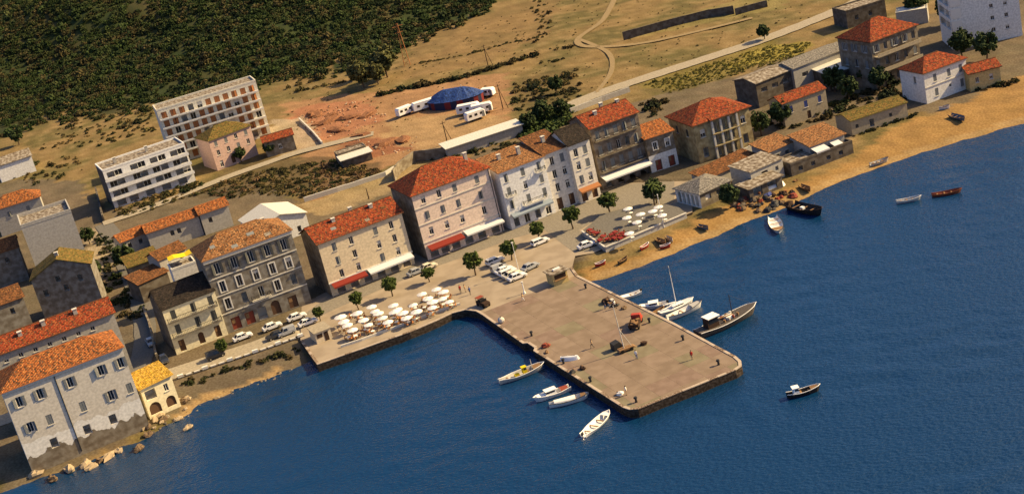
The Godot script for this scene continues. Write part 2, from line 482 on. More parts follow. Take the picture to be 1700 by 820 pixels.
# spec: l and r are the two upper corners of the front wall in the photograph, h their height over the ground
func building(s: Dictionary) -> Node3D:
	var h: float = s.h
	var pl := on_ground(s.l.x, s.l.y, h); var pr := on_ground(s.r.x, s.r.y, h)
	var gy := (pl.y + pr.y) / 2.0
	if s.has("gy"): gy = s.gy
	for i in 3:
		pl = at_height(s.l.x, s.l.y, gy + h); pr = at_height(s.r.x, s.r.y, gy + h)
		if not s.has("gy"): gy = ground((pl.x + pr.x) / 2, (pl.z + pr.z) / 2)
	if s.has("az"):                                        # keep the middle and width, turn the front to a given bearing
		var mid := (pl + pr) / 2; var hw := pl.distance_to(pr) / 2
		var dv := Vector3(sin(deg_to_rad(s.az)), 0, -cos(deg_to_rad(s.az)))
		pl = mid - dv * hw; pr = mid + dv * hw
	if s.has("fwd"):
		var nv := Vector3(-(pr - pl).z, 0, (pr - pl).x).normalized() * float(s.fwd)
		pl += nv; pr += nv
	pl.y = gy; pr.y = gy
	var dx := pr - pl
	var w := dx.length()
	if s.has("w"): w = s.w
	var dep: float = s.dep
	var b := thing(s.n, s.lab, s.get("cat", "building"), pl, atan2(-dx.z, dx.x), s.get("grp", ""))
	print(s.n, " at ", pl.snapped(Vector3.ONE * 0.1), " w %.1f dep %.1f h %.1f az %.0f" % [w, dep, h, rad_to_deg(atan2(dx.x, -dx.z))])
	var wm: Material = M[s.wall]
	var rh: float = s.get("rh", 0.0)
	var kind: String = s.get("roof", "gable")
	var sh: Material = M[s.get("sh", "shutter_grey")]
	var sides := [["front", w, Vector3.ZERO, 0.0], ["right", dep, Vector3(w, 0, 0), PI / 2], ["left", dep, Vector3(0, 0, -dep), -PI / 2], ["back", w, Vector3(w, 0, -dep), PI]]
	for q in sides:
		var sw: float = q[1]
		var holes := []; var kinds := []
		for row in s.get(q[0], []):                        # [centre height, window height, width, kinds, [fractions]]
			for i in row[4].size():
				var hw: float = minf(row[2], sw * 0.9)
				var x: float = clampf(row[4][i] * sw, hw / 2 + 0.1, sw - hw / 2 - 0.1)
				var y0: float = maxf(row[0] - row[1] / 2, 0.05)
				holes.append(Rect2(snappedf(x - hw / 2, 0.001), snappedf(y0, 0.001), hw, row[1]))
				kinds.append(row[3][i % row[3].length()])
		var g := 0.0
		if kind == "gable" and q[0] in ["left", "right"]: g = rh
		if kind == "gablex" and q[0] in ["front", "back"]: g = rh
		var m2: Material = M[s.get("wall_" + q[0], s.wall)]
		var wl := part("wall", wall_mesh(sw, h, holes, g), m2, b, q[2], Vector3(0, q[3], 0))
		for i in holes.size(): opening(wl, holes[i], kinds[i], sh, m2)
		if kind == "shed" and q[0] == "back":
			part("gable_wall", wall_mesh(sw, rh, [], 0.0, 0.0), m2, wl, Vector3(0, h, 0))
		if kind == "shed" and q[0] in ["left", "right"]:
			var st := st_new()
			if q[0] == "left": tri(st, Vector3(0, h, 0), Vector3(sw, h, 0), Vector3(0, h + rh, 0))
			else: tri(st, Vector3(0, h, 0), Vector3(sw, h, 0), Vector3(sw, h + rh, 0))
			part("gable_wall", st.commit(), m2, wl)
	make_roof(b, kind, w, dep, h, rh, M[s.get("rm", "roof_orange")], wm, s.get("ov", 0.45))
	if s.has("lower"):                                     # [height, material, how uneven its upper edge]
		var lows := []
		for row in s.get("front", []):
			for i in row[4].size():
				var hw: float = minf(row[2], w * 0.9)
				lows.append(Rect2(clampf(row[4][i] * w, hw / 2 + 0.1, w - hw / 2 - 0.1) - hw / 2, maxf(row[0] - row[1] / 2, 0.05), hw, row[1]))
		var lz := 0.012
		for e in s.lower:
			part("render_coat", ragged_mesh(w, e[0], e[2], lows, lz), M[e[1]], b)
			lz += 0.012
	for y in s.get("bands", []):                           # string courses
		part("string_course", box(w + 0.16, 0.22, 0.16), M[s.get("band_mat", "trim")], b, Vector3(w / 2, y, 0.06))
	if s.has("cornice"): part("cornice", box(w + 0.24, s.cornice, 0.3), M[s.get("band_mat", "trim")], b, Vector3(w / 2, h - s.cornice / 2 - 0.16, 0.12))
	for a in s.get("balconies", []):                       # [fraction, height, width, depth]
		var bl := part("balcony", box(a[2], 0.16, a[3]), M[s.get("bal_mat", "trim")], b, Vector3(a[0] * w, a[1], a[3] / 2 + 0.003))
		if s.get("solid_bal", false):
			part("parapet", box(a[2], s.get("bal_h", 0.8), 0.12), M[s.get("bal_mat", "trim")], bl, Vector3(0, s.get("bal_h", 0.8) / 2 + 0.08, a[3] / 2 - 0.06))
		else:
			part("railing", railing_mesh(a[2] - 0.1, a[3] - 0.1), M.iron, bl, Vector3(0, 0.08, -a[3] / 2))
	for a in s.get("awnings", []):                         # [from, to, height, reach, material]
		var aw: float = (a[1] - a[0]) * w
		var st := st_new()
		slab(st, [Vector3(0, 0.55, 0.01), Vector3(0, 0, a[3]), Vector3(aw, 0, a[3]), Vector3(aw, 0.55, 0.01)], 0.05)
		var o := part("awning", st.commit(), M[a[4]], b, Vector3(a[0] * w, a[2], 0))
		part("valance", box(aw, 0.28, 0.03), M[a[4]], o, Vector3(aw / 2, -0.2, a[3] - 0.02))
	for a in s.get("patches", []):                         # repaired places on the front slope: [fraction across, fraction up, width]
		var pt := st_new()
		var t0: float = a[1]; var t1: float = a[1] + 0.14
		var f := func(t: float, x: float) -> Vector3: return Vector3(x, lerpf(h + 0.08, h + rh + 0.12, t) + 0.035, lerpf(0.45, -dep / 2, t))
		slab(pt, [f.call(t0, a[0] * w), f.call(t0, a[0] * w + a[2]), f.call(t1, a[0] * w + a[2]), f.call(t1, a[0] * w)], 0.03)
		part("roof_patch", pt.commit(), M[["sheet_grey", "shutter_grey", "roof_brown"][int(a[0] * 100.0) % 3]], b)
	for a in s.get("chimneys", []):                        # [fraction across, fraction deep, top above eave]
		var c := part("chimney", box(0.8, a[2] + 0.6, 0.7), M[s.get("chim_mat", "concrete")], b, Vector3(a[0] * w, h + (a[2] - 0.6) / 2, -a[1] * dep))
		part("cap", box(1.0, 0.12, 0.9), M.trim, c, Vector3(0, (a[2] + 0.6) / 2 + 0.06, 0))
	if s.has("pipe"):
		var st2 := st_new()
		bar(st2, Vector3(0, 0, 0), Vector3(0, h - 0.3, 0), 0.09, 0.09)
		part("drainpipe", st2.commit(), M.iron, b, Vector3(s.pipe * w, 0, 0.1))
	return b
# ---------- land, sea, quay ----------
const QPX := [Vector2(498, 566), Vector2(526, 606), Vector2(560, 594), Vector2(620, 573), Vector2(680, 552), Vector2(722, 534), Vector2(750, 521), Vector2(772, 515), Vector2(790, 517), Vector2(802, 524),
		Vector2(868, 571), Vector2(876, 570), Vector2(888, 578), Vector2(886, 583), Vector2(1020, 668), Vector2(1034, 677), Vector2(1046, 681), Vector2(1060, 680), Vector2(1222, 615), Vector2(1232, 608), Vector2(1231, 600), Vector2(1222, 592), Vector2(1120, 537), Vector2(960, 458), Vector2(950, 444), Vector2(955, 425), Vector2(985, 420),
		Vector2(1150, 352), Vector2(1150, 300), Vector2(1010, 305), Vector2(840, 355), Vector2(700, 415), Vector2(560, 475), Vector2(500, 505)]
func world_poly(px: Array, y := -99.0) -> PackedVector2Array:
	var o := PackedVector2Array()
	for v: Vector2 in px:
		var p := on_ground(v.x, v.y) if y < -50.0 else at_height(v.x, v.y, y)
		o.append(Vector2(p.x, p.z))
	return o
func axis(parts: Array) -> Array:            # [from, to, step] runs
	var o := []
	for p in parts:
		var n: int = maxi(1, int(round(absf(p[1] - p[0]) / p[2])))
		for i in n: o.append(lerpf(p[0], p[1], float(i) / n))
	o.append(parts[-1][1])
	return o
func sheet(poly: PackedVector2Array, y: float, low: float, tops: SurfaceTool, sides: SurfaceTool) -> void:
	var t := Geometry2D.triangulate_polygon(poly)
	for i in range(0, t.size(), 3):
		var a := Vector3(poly[t[i]].x, y, poly[t[i]].y); var b := Vector3(poly[t[i + 1]].x, y, poly[t[i + 1]].y); var c := Vector3(poly[t[i + 2]].x, y, poly[t[i + 2]].y)
		if (b - a).cross(c - a).y < 0: tri(tops, a, c, b)
		else: tri(tops, a, b, c)
	if sides == null: return
	var cw := Geometry2D.is_polygon_clockwise(poly)
	for i in poly.size():
		var p := poly[i]; var q := poly[(i + 1) % poly.size()]
		var a := Vector3(p.x, low, p.y); var b := Vector3(q.x, low, q.y); var u := Vector3(0, y - low, 0)
		if cw: quad(sides, a, b, b + u, a + u)
		else: quad(sides, b, a, a + u, b + u)
func ribbon(called: String, px: Array, width: float, m: Material, up := 0.06) -> MeshInstance3D:    # a road draped over the land
	var c := Curve3D.new()
	for v: Vector2 in px:
		c.add_point(on_ground(v.x, v.y))
	for i in range(1, c.point_count - 1):
		var t := (c.get_point_position(i + 1) - c.get_point_position(i - 1)) * 0.16
		c.set_point_in(i, -t); c.set_point_out(i, t)
	var st := st_new()
	var L := c.get_baked_length()
	var n := int(L / 1.5) + 1
	var pa: Vector3; var pb: Vector3
	for i in n + 1:
		var p := c.sample_baked(L * i / n); var q := c.sample_baked(minf(L, L * i / n + 0.6)); var q0 := c.sample_baked(maxf(0, L * i / n - 0.6))
		var d := (q - q0).normalized()
		var s := Vector3(-d.z, 0, d.x).normalized() * width * (0.5 + 0.06 * noise_b.get_noise_2d(p.x * 3, p.z * 3))
		var a := p - s; var b := p + s
		a.y = ground(a.x, a.z) + up; b.y = ground(b.x, b.z) + up
		if i > 0: quad(st, pa, pb, b, a)
		pa = a; pb = b
	return structure(called, st.commit(), m)
func build_land() -> void:
	var spx := [Vector2(-420, 960), Vector2(-60, 838), Vector2(60, 800), Vector2(150, 764), Vector2(245, 724), Vector2(300, 695), Vector2(330, 672), Vector2(430, 634), Vector2(508, 604),
		Vector2(700, 556), Vector2(770, 528), Vector2(965, 470), Vector2(1010, 462), Vector2(1100, 430), Vector2(1180, 395), Vector2(1250, 366), Vector2(1300, 348), Vector2(1345, 325), Vector2(1400, 300),
		Vector2(1480, 271), Vector2(1600, 233), Vector2(1700, 205), Vector2(1850, 165), Vector2(2200, 80)]
	shore = PackedVector2Array()
	for v in spx:
		var p := at_height(v.x, v.y, 0.0)
		shore.append(Vector2(p.x, p.z))
	land = shore.duplicate()
	land.append(Vector2(2600, shore[-1].y - 700)); land.append(Vector2(2600, -3000)); land.append(Vector2(-2600, -3000)); land.append(Vector2(-2600, shore[0].y + 120))
	var q0 := PackedVector2Array()
	for v in QPX:
		var p := at_height(v.x, v.y, QUAY)
		q0.append(Vector2(p.x, p.z))
	quay_area = q0
	var field := Color(0.215, 0.152, 0.064)
	# matter that lies on the ground, area by area: [outline, colour, share kept of what lies below]
	var zones := [
		[[Vector2(-200, 560), Vector2(0, 300), Vector2(120, 300), Vector2(180, 345), Vector2(420, 300), Vector2(520, 355), Vector2(660, 300), Vector2(960, 190), Vector2(1180, 140), Vector2(1420, 60), Vector2(1800, -60), Vector2(1800, 150), Vector2(1500, 190), Vector2(1250, 300), Vector2(1000, 420), Vector2(500, 590), Vector2(300, 690), Vector2(0, 830)], Color(0.130, 0.108, 0.078), 0.2],
		[[Vector2(470, 170), Vector2(640, 150), Vector2(840, 120), Vector2(850, 200), Vector2(740, 245), Vector2(640, 280), Vector2(520, 330), Vector2(500, 260)], Color(0.330, 0.190, 0.100), 0.2],
		[[Vector2(480, 180), Vector2(600, 165), Vector2(640, 195), Vector2(560, 230), Vector2(500, 225)], Color(0.330, 0.150, 0.082), 0.15],
		[[Vector2(560, 230), Vector2(690, 225), Vector2(700, 240), Vector2(620, 262), Vector2(560, 260)], Color(0.238, 0.086, 0.046), 0.3],
		[[Vector2(640, 195), Vector2(820, 190), Vector2(850, 205), Vector2(745, 245), Vector2(690, 248), Vector2(640, 225)], Color(0.343, 0.244, 0.125), 0.3],
		[[Vector2(445, 195), Vector2(500, 195), Vector2(535, 235), Vector2(480, 255), Vector2(450, 230)], Color(0.363, 0.304, 0.218), 0.2],
		[[Vector2(500, 335), Vector2(640, 295), Vector2(690, 262), Vector2(700, 285), Vector2(640, 325), Vector2(530, 360)], Color(0.330, 0.251, 0.132), 0.25],
		[[Vector2(400, 255), Vector2(560, 262), Vector2(640, 275), Vector2(600, 300), Vector2(520, 325), Vector2(420, 318), Vector2(330, 330), Vector2(340, 310)], Color(0.086, 0.066, 0.033), 0.3],
		[[Vector2(140, 380), Vector2(175, 372), Vector2(190, 400), Vector2(200, 440), Vector2(165, 455), Vector2(148, 430)], Color(0.343, 0.284, 0.191), 0.2],
		[[Vector2(1090, 125), Vector2(1270, 70), Vector2(1350, 75), Vector2(1190, 130), Vector2(1110, 152), Vector2(1060, 145)], Color(0.172, 0.145, 0.033), 0.3],
		[[Vector2(1230, 85), Vector2(1350, 65), Vector2(1330, 92), Vector2(1220, 112)], Color(0.277, 0.238, 0.046), 0.3],
		[[Vector2(1040, 60), Vector2(1180, 10), Vector2(1300, -20), Vector2(1300, 15), Vector2(1040, 62)], Color(0.224, 0.198, 0.073), 0.4],
		[[Vector2(860, 130), Vector2(960, 110), Vector2(965, 160), Vector2(880, 185), Vector2(850, 170)], Color(0.092, 0.073, 0.030), 0.5],
		[[Vector2(690, 60), Vector2(880, 0), Vector2(930, 0), Vector2(900, 60), Vector2(780, 110), Vector2(660, 130)], Color(0.218, 0.145, 0.066), 0.4],
		[[Vector2(960, 455), Vector2(1060, 425), Vector2(1150, 368), Vector2(1220, 345), Vector2(1300, 315), Vector2(1420, 258), Vector2(1520, 200), Vector2(1630, 150), Vector2(1760, 110), Vector2(2300, 0), Vector2(2300, 140), Vector2(1700, 215), Vector2(1480, 290), Vector2(1345, 345), Vector2(1250, 385), Vector2(1100, 450), Vector2(975, 485)], Color(0.300, 0.182, 0.064), 0.08],
		[[Vector2(296, 640), Vector2(400, 600), Vector2(505, 565), Vector2(515, 615), Vector2(430, 655), Vector2(310, 700)], Color(0.120, 0.100, 0.070), 0.1],
		[[Vector2(296, 694), Vector2(330, 658), Vector2(420, 624), Vector2(470, 606), Vector2(480, 630), Vector2(430, 660), Vector2(330, 710)], Color(0.34, 0.235, 0.11), 0.05],
	]
	var polys := []
	for z in zones:
		var p := world_poly(z[0])
		var r := Rect2(p[0], Vector2.ZERO)
		for v in p: r = r.expand(v)
		polys.append([p, z[1], z[2], r.grow(3)])
	var xs := axis([[-1500, -420, 60], [-420, -170, 8], [-170, 190, 1.6], [190, 420, 10], [420, 1500, 60]])
	var zs := axis([[-185, -540, 1.6], [-540, -900, 5.0], [-900, -2400, 50]])
	var vs := PackedVector3Array(); var cs := PackedColorArray(); var ix := PackedInt32Array()
	var wet := PackedByteArray()
	for z: float in zs:
		for x: float in xs:
			var y := ground(x, z)
			var out := y < -3.0
			wet.append(1 if out else 0)
			var bump := 0.0
			if y > 4.0: bump = noise_b.get_noise_2d(x, z) * 0.25
			vs.append(Vector3(x, y + bump - (0.06 if y > 0.3 else 0.0), z))
			var n1 := noise_a.get_noise_2d(x * 3.0, z * 3.0); var n2 := noise_b.get_noise_2d(x * 2.2, z * 2.2)
			var c := field.lerp(Color(0.130, 0.110, 0.040), clampf(0.45 + n1 * 2.2, 0, 1)).lerp(Color(0.26, 0.19, 0.095), clampf(n2 * 0.9, 0, 1))
			if hill_dist(x, z) > noise_a.get_noise_2d(x * 2, z * 2) * 30.0:
				c = Color(0.030, 0.046, 0.014).lerp(Color(0.065, 0.058, 0.022), clampf(0.3 + n1 * 1.5, 0, 1))
			if not out:
				var q := Vector2(x + n2 * 4.0, z + n1 * 4.0)
				for p in polys:
					if p[3].has_point(q) and Geometry2D.is_point_in_polygon(q, p[0]):
						c = (p[1] as Color).lerp(c, p[2])
			if y > 0.0 and y < 0.42 and x > 14.0: c = Color(0.33, 0.225, 0.10)
			var k := 1.0 + n2 * 0.35
			cs.append(Color(c.r * k, c.g * k, c.b * k))
	var W := xs.size()
	for j in zs.size() - 1:
		for i in W - 1:
			var a := j * W + i
			if wet[a] and wet[a + 1] and wet[a + W] and wet[a + W + 1]: continue
			ix.append_array([a, a + W, a + 1, a + 1, a + W, a + W + 1])
	print("land ", vs.size())
	var gm := mat(Color.WHITE, 0.97, speckle(256, 0.06, 0.82, 1.0, 23, 5, 0.2), 0.09)
	gm.vertex_color_use_as_albedo = true
	structure("ground", smooth_mesh(vs, ix, cs), gm)
	# the sea
	var wm := mat(lin(0.003, 0.027, 0.080), 0.07)
	wm.metallic_specular = 0.5
	wm.normal_enabled = true
	wm.normal_texture = normal_tex(512, 0.03, 4, 3.0, 4)
	wm.normal_scale = 1.2
	wm.uv1_triplanar = true; wm.uv1_world_triplanar = true
	wm.uv1_scale = Vector3(0.05, 0.05, 0.09)
	var wn := FastNoiseLite.new()
	wn.seed = 12; wn.frequency = 0.22; wn.fractal_octaves = 3
	var wx := axis([[-2600, -180, 220], [-180, 250, 0.9], [250, 2600, 220]]); var wz := axis([[1400, -110, 150], [-110, -350, 0.9], [-350, -2200, 200]])
	var sv := PackedVector3Array(); var si := PackedInt32Array()
	for z: float in wz:
		for x: float in wx:
			var y := 0.0
			if x > -178.0 and x < 248.0 and z < -112.0 and z > -348.0:
				var wind := clampf(0.75 + 1.6 * noise_a.get_noise_2d(x * 1.4 + 300.0, z * 2.0), 0.25, 1.4)
				y = 0.19 * wind * wn.get_noise_2d((x * 0.97 - z * 0.25) * 0.5, x * 0.25 + z * 0.97)
			sv.append(Vector3(x, y, z))
	var ww := wx.size()
	for j in wz.size() - 1:
		for i in ww - 1:
			var k := j * ww + i
			si.append_array([k, k + ww, k + 1, k + 1, k + ww, k + ww + 1])
	structure("sea", smooth_mesh(sv, si), wm)
	# quay and pier: one raised stone platform
	var poly := quay_area
	var tops := st_new(); var sides := st_new()
	sheet(poly, QUAY, -4.0, tops, sides)
	var pier := structure("quay", tops.commit(), M.pave)
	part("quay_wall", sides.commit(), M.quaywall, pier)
	# concrete slabs of the pier deck, cut to its outline
	var o2 := at_height(800, 523, QUAY); var du := Vector2(sin(deg_to_rad(159.7)), -cos(deg_to_rad(159.7))); var dv := Vector2(sin(deg_to_rad(69.7)), -cos(deg_to_rad(69.7)))
	var tone := []
	for i in 5: tone.append(mat(lin(0.222 * (0.96 + 0.02 * i), 0.168 * (0.96 + 0.02 * i), 0.124 * (0.95 + 0.025 * i)), 0.93, M.paving_noise, 0.045))
	tone.append(mat(lin(0.196, 0.170, 0.112), 0.93, M.paving_noise, 0.045)); tone.append(mat(lin(0.212, 0.152, 0.118), 0.93, M.paving_noise, 0.06))
	for i in 14:
		for j in 6:
			var c0 := Vector2(o2.x, o2.z) + du * (i * 5.0 - 1.0) + dv * (j * 4.4 - 2.0)
			var sq := PackedVector2Array([c0 + du * 0.01 + dv * 0.01, c0 + du * 4.99 + dv * 0.01, c0 + du * 4.99 + dv * 4.39, c0 + du * 0.01 + dv * 4.39])
			for piece in Geometry2D.intersect_polygons(sq, poly):
				if piece.size() < 3: continue
				var ts := st_new()
				sheet(piece, QUAY + 0.03 + rng.randf() * 0.006, QUAY - 0.02, ts, ts)
				part("slab", ts.commit(), tone[rng.randi() % 7], pier)
	# coping stones along the water's edge, one by one
	var cm := [M.coping, mat(lin(0.46, 0.38, 0.30), 0.93, M.fine, 0.3), mat(lin(0.36, 0.29, 0.23), 0.93, M.blot, 0.3)]
	for i in 24:
		var a := poly[i]; var b := poly[i + 1]
		var L := a.distance_to(b)
		var n := maxi(1, int(round(L / 1.6)))
		for k in n:
			var mid := a.lerp(b, (k + 0.5) / n)
			var o := part("coping_stone", box(snappedf(L / n - 0.03, 0.05), 0.14, 0.55), cm[rng.randi() % 3], pier)
			var dirv := (b - a).normalized()
			var inw := Vector2(-dirv.y, dirv.x)
			if not Geometry2D.is_point_in_polygon(mid + inw * 0.5, poly): inw = -inw
			mid += inw * 0.24
			o.position = Vector3(mid.x, QUAY + 0.05 + rng.randf() * 0.03, mid.y)
			o.rotation.y = atan2(-(b - a).y, (b - a).x)
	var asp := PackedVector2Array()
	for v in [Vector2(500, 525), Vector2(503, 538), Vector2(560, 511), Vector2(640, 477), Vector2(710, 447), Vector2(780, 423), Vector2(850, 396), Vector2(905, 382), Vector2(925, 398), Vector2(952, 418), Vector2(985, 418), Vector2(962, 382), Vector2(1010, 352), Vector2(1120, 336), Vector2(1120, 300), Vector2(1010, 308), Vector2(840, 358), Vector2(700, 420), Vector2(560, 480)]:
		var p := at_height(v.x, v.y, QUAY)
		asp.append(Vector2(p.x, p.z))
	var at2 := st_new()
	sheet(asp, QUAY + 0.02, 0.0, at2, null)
	structure("front_street_shade", at2.commit(), M.street)  # street strip below the facades, their shadow put into its darker colour
	# front road by the grey house, with its sea wall
	var road := ribbon("road", [Vector2(-40, 712), Vector2(150, 650), Vector2(230, 640), Vector2(300, 615), Vector2(400, 583), Vector2(500, 548), Vector2(560, 520)], 6.0, M.dirtroad)
	road.set_meta("label", "pale road along the houses")
	ribbon("upper_road", [Vector2(930, 182), Vector2(1000, 154), Vector2(1090, 124), Vector2(1190, 92), Vector2(1280, 62), Vector2(1400, 14), Vector2(1470, -20), Vector2(1600, -80)], 6.0, M.dirtroad, 0.2)
	ribbon("lane", [Vector2(170, 372), Vector2(230, 352), Vector2(300, 325), Vector2(375, 295), Vector2(440, 272), Vector2(500, 252), Vector2(620, 222)], 4.2, M.dirtroad, 0.2)
	ribbon("path", [Vector2(1020, 0), Vector2(1000, 35), Vector2(960, 65), Vector2(980, 78), Vector2(1080, 70), Vector2(1250, 30)], 2.2, M.trackdirt, 0.2)
	ribbon("side_path", [Vector2(960, 65), Vector2(1010, 88), Vector2(1015, 120), Vector2(990, 155)], 1.6, M.trackdirt, 0.2)
	ribbon("street", [Vector2(215, 660), Vector2(240, 560), Vector2(225, 480), Vector2(190, 400), Vector2(170, 372)], 5.0, M.asphalt, 0.08)
func V(x: float, y: float) -> Vector2:
	return Vector2(x, y)
func build_town() -> void:
	# waterfront, from the palace by the rocks to the yellow house
	building({n = "waterfront_palace", az = 68, lab = "large grey stucco palace with peeling white lower wall above the rocks", l = V(2, 654), r = V(199, 574), h = 16.5, dep = 11, roof = "hip", rh = 2.6, rm = "roof_orange", wall = "grey", gy = 1.2, sh = "shutter_grey",
		front = [[13.6, 2.0, 1.1, "s", [0.1, 0.27, 0.52, 0.78, 0.95]], [8.2, 2.0, 1.1, "sccsc", [0.11, 0.27, 0.55, 0.79, 0.95]], [3.6, 1.9, 1.3, "o", [0.24, 0.52, 0.74]]],
		right = [[13.6, 2.0, 1.1, "s", [0.3, 0.7]], [8.2, 2.0, 1.1, "c", [0.3, 0.7]]], lower = [[5.4, "white", 0.5], [2.5, "stone", 0.8]], pipe = 0.42, cornice = 0.4})
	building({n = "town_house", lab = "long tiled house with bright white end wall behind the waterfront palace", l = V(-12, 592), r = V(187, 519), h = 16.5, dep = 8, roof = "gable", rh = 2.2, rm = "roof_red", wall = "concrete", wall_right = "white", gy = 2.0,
		front = [[14.9, 0.9, 0.9, "g", [0.08, 0.2, 0.32, 0.44, 0.56, 0.68, 0.8]]], chimneys = [[0.25, 0.3, 2.2], [0.45, 0.35, 2.6], [0.72, 0.35, 2.6]]})
	building({n = "annex", lab = "small cream annex with yellow tiled roof and dark arches beside the palace", l = V(231, 646), r = V(282, 622), h = 6.4, dep = 5.5, roof = "shed", rh = 1.4, rm = "roof_yellow", wall = "cream", gy = 1.0,
		front = [[4.4, 2.0, 2.2, "o", [0.25]], [1.5, 2.4, 2.4, "a", [0.25]], [4.4, 1.5, 0.9, "g", [0.75]], [1.4, 2.2, 2.0, "a", [0.76]]]})
	building({n = "dark_roofed_house", az = 67, fwd = 1.2, lab = "cream three-storey house with black roof and two long balconies", l = V(265, 513), r = V(352, 480), h = 10.4, dep = 11, roof = "gable", rh = 3.0, rm = "roof_dark", wall = "cream", wall_left = "darkstone", sh = "shutter_dark", ov = 0.3,  # wall_left is darkened: shade of the side away from the sun, as colour
		front = [[8.6, 2.0, 1.1, "c", [0.17, 0.55, 0.88]], [5.2, 2.2, 1.1, "c", [0.17, 0.55, 0.86]], [1.5, 2.6, 1.3, "dad", [0.15, 0.52, 0.84]]],
		balconies = [[0.5, 7.2, 11.0, 0.9], [0.5, 3.7, 11.0, 0.9]], bal_mat = "slate"})
	building({n = "grey_apartment_house", az = 70, fwd = -0.5, lab = "tall dark grey four-storey house with white cornice and red shopfront", l = V(336, 434), r = V(483, 383), h = 17.2, dep = 11, roof = "hip", rh = 3.0, rm = "roof_tan", patches = [[0.2, 0.15, 1.2], [0.34, 0.1, 1.4], [0.5, 0.2, 2.4], [0.55, 0.4, 1.6], [0.72, 0.12, 1.5], [0.8, 0.35, 1.0], [0.13, 0.4, 1.1]], wall = "slate", sh = "shutter_dark", cornice = 0.7, band_mat = "trim",
		front = [[14.6, 2.5, 1.2, "s", [0.12, 0.31, 0.5, 0.69, 0.88]], [10.4, 2.4, 1.2, "f", [0.12, 0.31, 0.5, 0.69, 0.88]], [6.4, 2.4, 1.2, "fogfo", [0.12, 0.31, 0.5, 0.69, 0.88]], [1.6, 2.8, 2.0, "rrod", [0.14, 0.30, 0.44, 0.8]], [1.8, 3.2, 2.0, "a", [0.6]]],
		bands = [12.6, 8.6, 4.4], balconies = [[0.48, 5.0, 4.4, 0.9]], chimneys = [[0.3, 0.6, 2.4], [0.8, 0.6, 2.6]]})
	building({n = "beige_house", az = 67, fwd = 1.0, lab = "beige three-storey house with red tiled roof behind the white parasols", l = V(521, 402), r = V(666, 353), h = 12.6, dep = 11, roof = "gable", rh = 2.6, rm = "roof_red", patches = [[0.22, 0.4, 1.2], [0.6, 0.2, 1.0], [0.83, 0.5, 1.3]], wall = "beige", wall_left = "stone", sh = "shutter_grey", gy = 1.5,  # left wall takes a darker material to paint in its shade
		front = [[10.7, 1.8, 1.0, "cgcg", [0.17, 0.37, 0.66, 0.85]], [7.5, 1.8, 1.0, "cggg", [0.17, 0.37, 0.66, 0.85]], [4.4, 1.8, 1.0, "gg", [0.17, 0.37]], [4.4, 1.8, 1.0, "cg", [0.66, 0.85]], [1.3, 2.4, 1.9, "o", [0.12, 0.28, 0.44, 0.6, 0.76, 0.91]]],
		awnings = [[0.02, 0.42, 2.5, 1.8, "awning_red"], [0.45, 0.98, 2.5, 1.8, "awning_white"]], bands = [3.15], band_mat = "white", chimneys = [[0.3, 0.4, 2.9], [0.75, 0.4, 2.9], [0.55, 0.6, 3.2]]})
	building({n = "pink_house", az = 68, fwd = -1.4, lab = "pale pink four-storey house with hipped red roof and red awning", l = V(681, 323), r = V(822, 284), h = 15.6, dep = 13, roof = "hip", rh = 3.6, rm = "roof_red", wall = "pink", wall_left = "stone", sh = "shutter_grey", gy = 1.5,  # darker left wall stands in for shade in the gap between the houses
		front = [[13.9, 1.8, 1.05, "ggcc", [0.13, 0.33, 0.53, 0.82]], [10.2, 1.8, 1.05, "c", [0.13, 0.33, 0.53, 0.82]], [6.4, 1.8, 1.05, "g", [0.13, 0.33, 0.53, 0.82]], [1.5, 2.7, 2.0, "o", [0.1, 0.24, 0.38, 0.55, 0.72, 0.9]]],
		bands = [12.3, 8.4, 4.2], awnings = [[0.03, 0.47, 2.8, 2.0, "awning_red"], [0.5, 0.99, 3.0, 2.0, "awning_white"]], chimneys = [[0.2, 0.25, 1.4], [0.85, 0.4, 3.6]], pipe = 0.98})
	building({n = "white_house", az = 67, fwd = 0.9, lab = "white four-storey house with small balconies next to the pale pink house", l = V(824, 286), r = V(899, 258), h = 14.0, dep = 10, roof = "shed", rh = 1.6, rm = "roof_tan", wall = "bluewhite", sh = "shutter_grey", gy = 1.5,
		front = [[12.2, 1.9, 1.0, "c", [0.13, 0.5, 0.86]], [9.0, 1.9, 1.0, "cgc", [0.13, 0.5, 0.86]], [5.8, 1.9, 1.0, "c", [0.13, 0.5, 0.86]], [1.6, 2.6, 1.4, "ogog", [0.14, 0.38, 0.62, 0.86]]],
		balconies = [[0.14, 7.8, 2.6, 0.9], [0.86, 10.9, 2.6, 0.9], [0.6, 4.5, 6.0, 0.9]], bal_mat = "white", bands = [3.4], awnings = [[0.05, 0.95, 3.2, 1.2, "awning_blue"]], chimneys = [[0.3, 0.6, 2.2], [0.7, 0.5, 2.6]]})
	building({n = "narrow_house", az = 67, lab = "narrow off-white house with paired dark windows beside the balconied white house", l = V(901, 257), r = V(941, 242), h = 14.2, dep = 10, roof = "shed", rh = 2.4, rm = "roof_brown", wall = "peel", sh = "shutter_grey", gy = 1.5,
		front = [[12.0, 2.0, 1.1, "gc", [0.3, 0.72]], [8.8, 2.0, 1.1, "g", [0.3, 0.72]], [5.5, 2.0, 1.1, "g", [0.3, 0.72]], [1.6, 2.8, 1.5, "d", [0.25, 0.75]]], pipe = 0.99, chimneys = [[0.5, 0.5, 2.6]]})
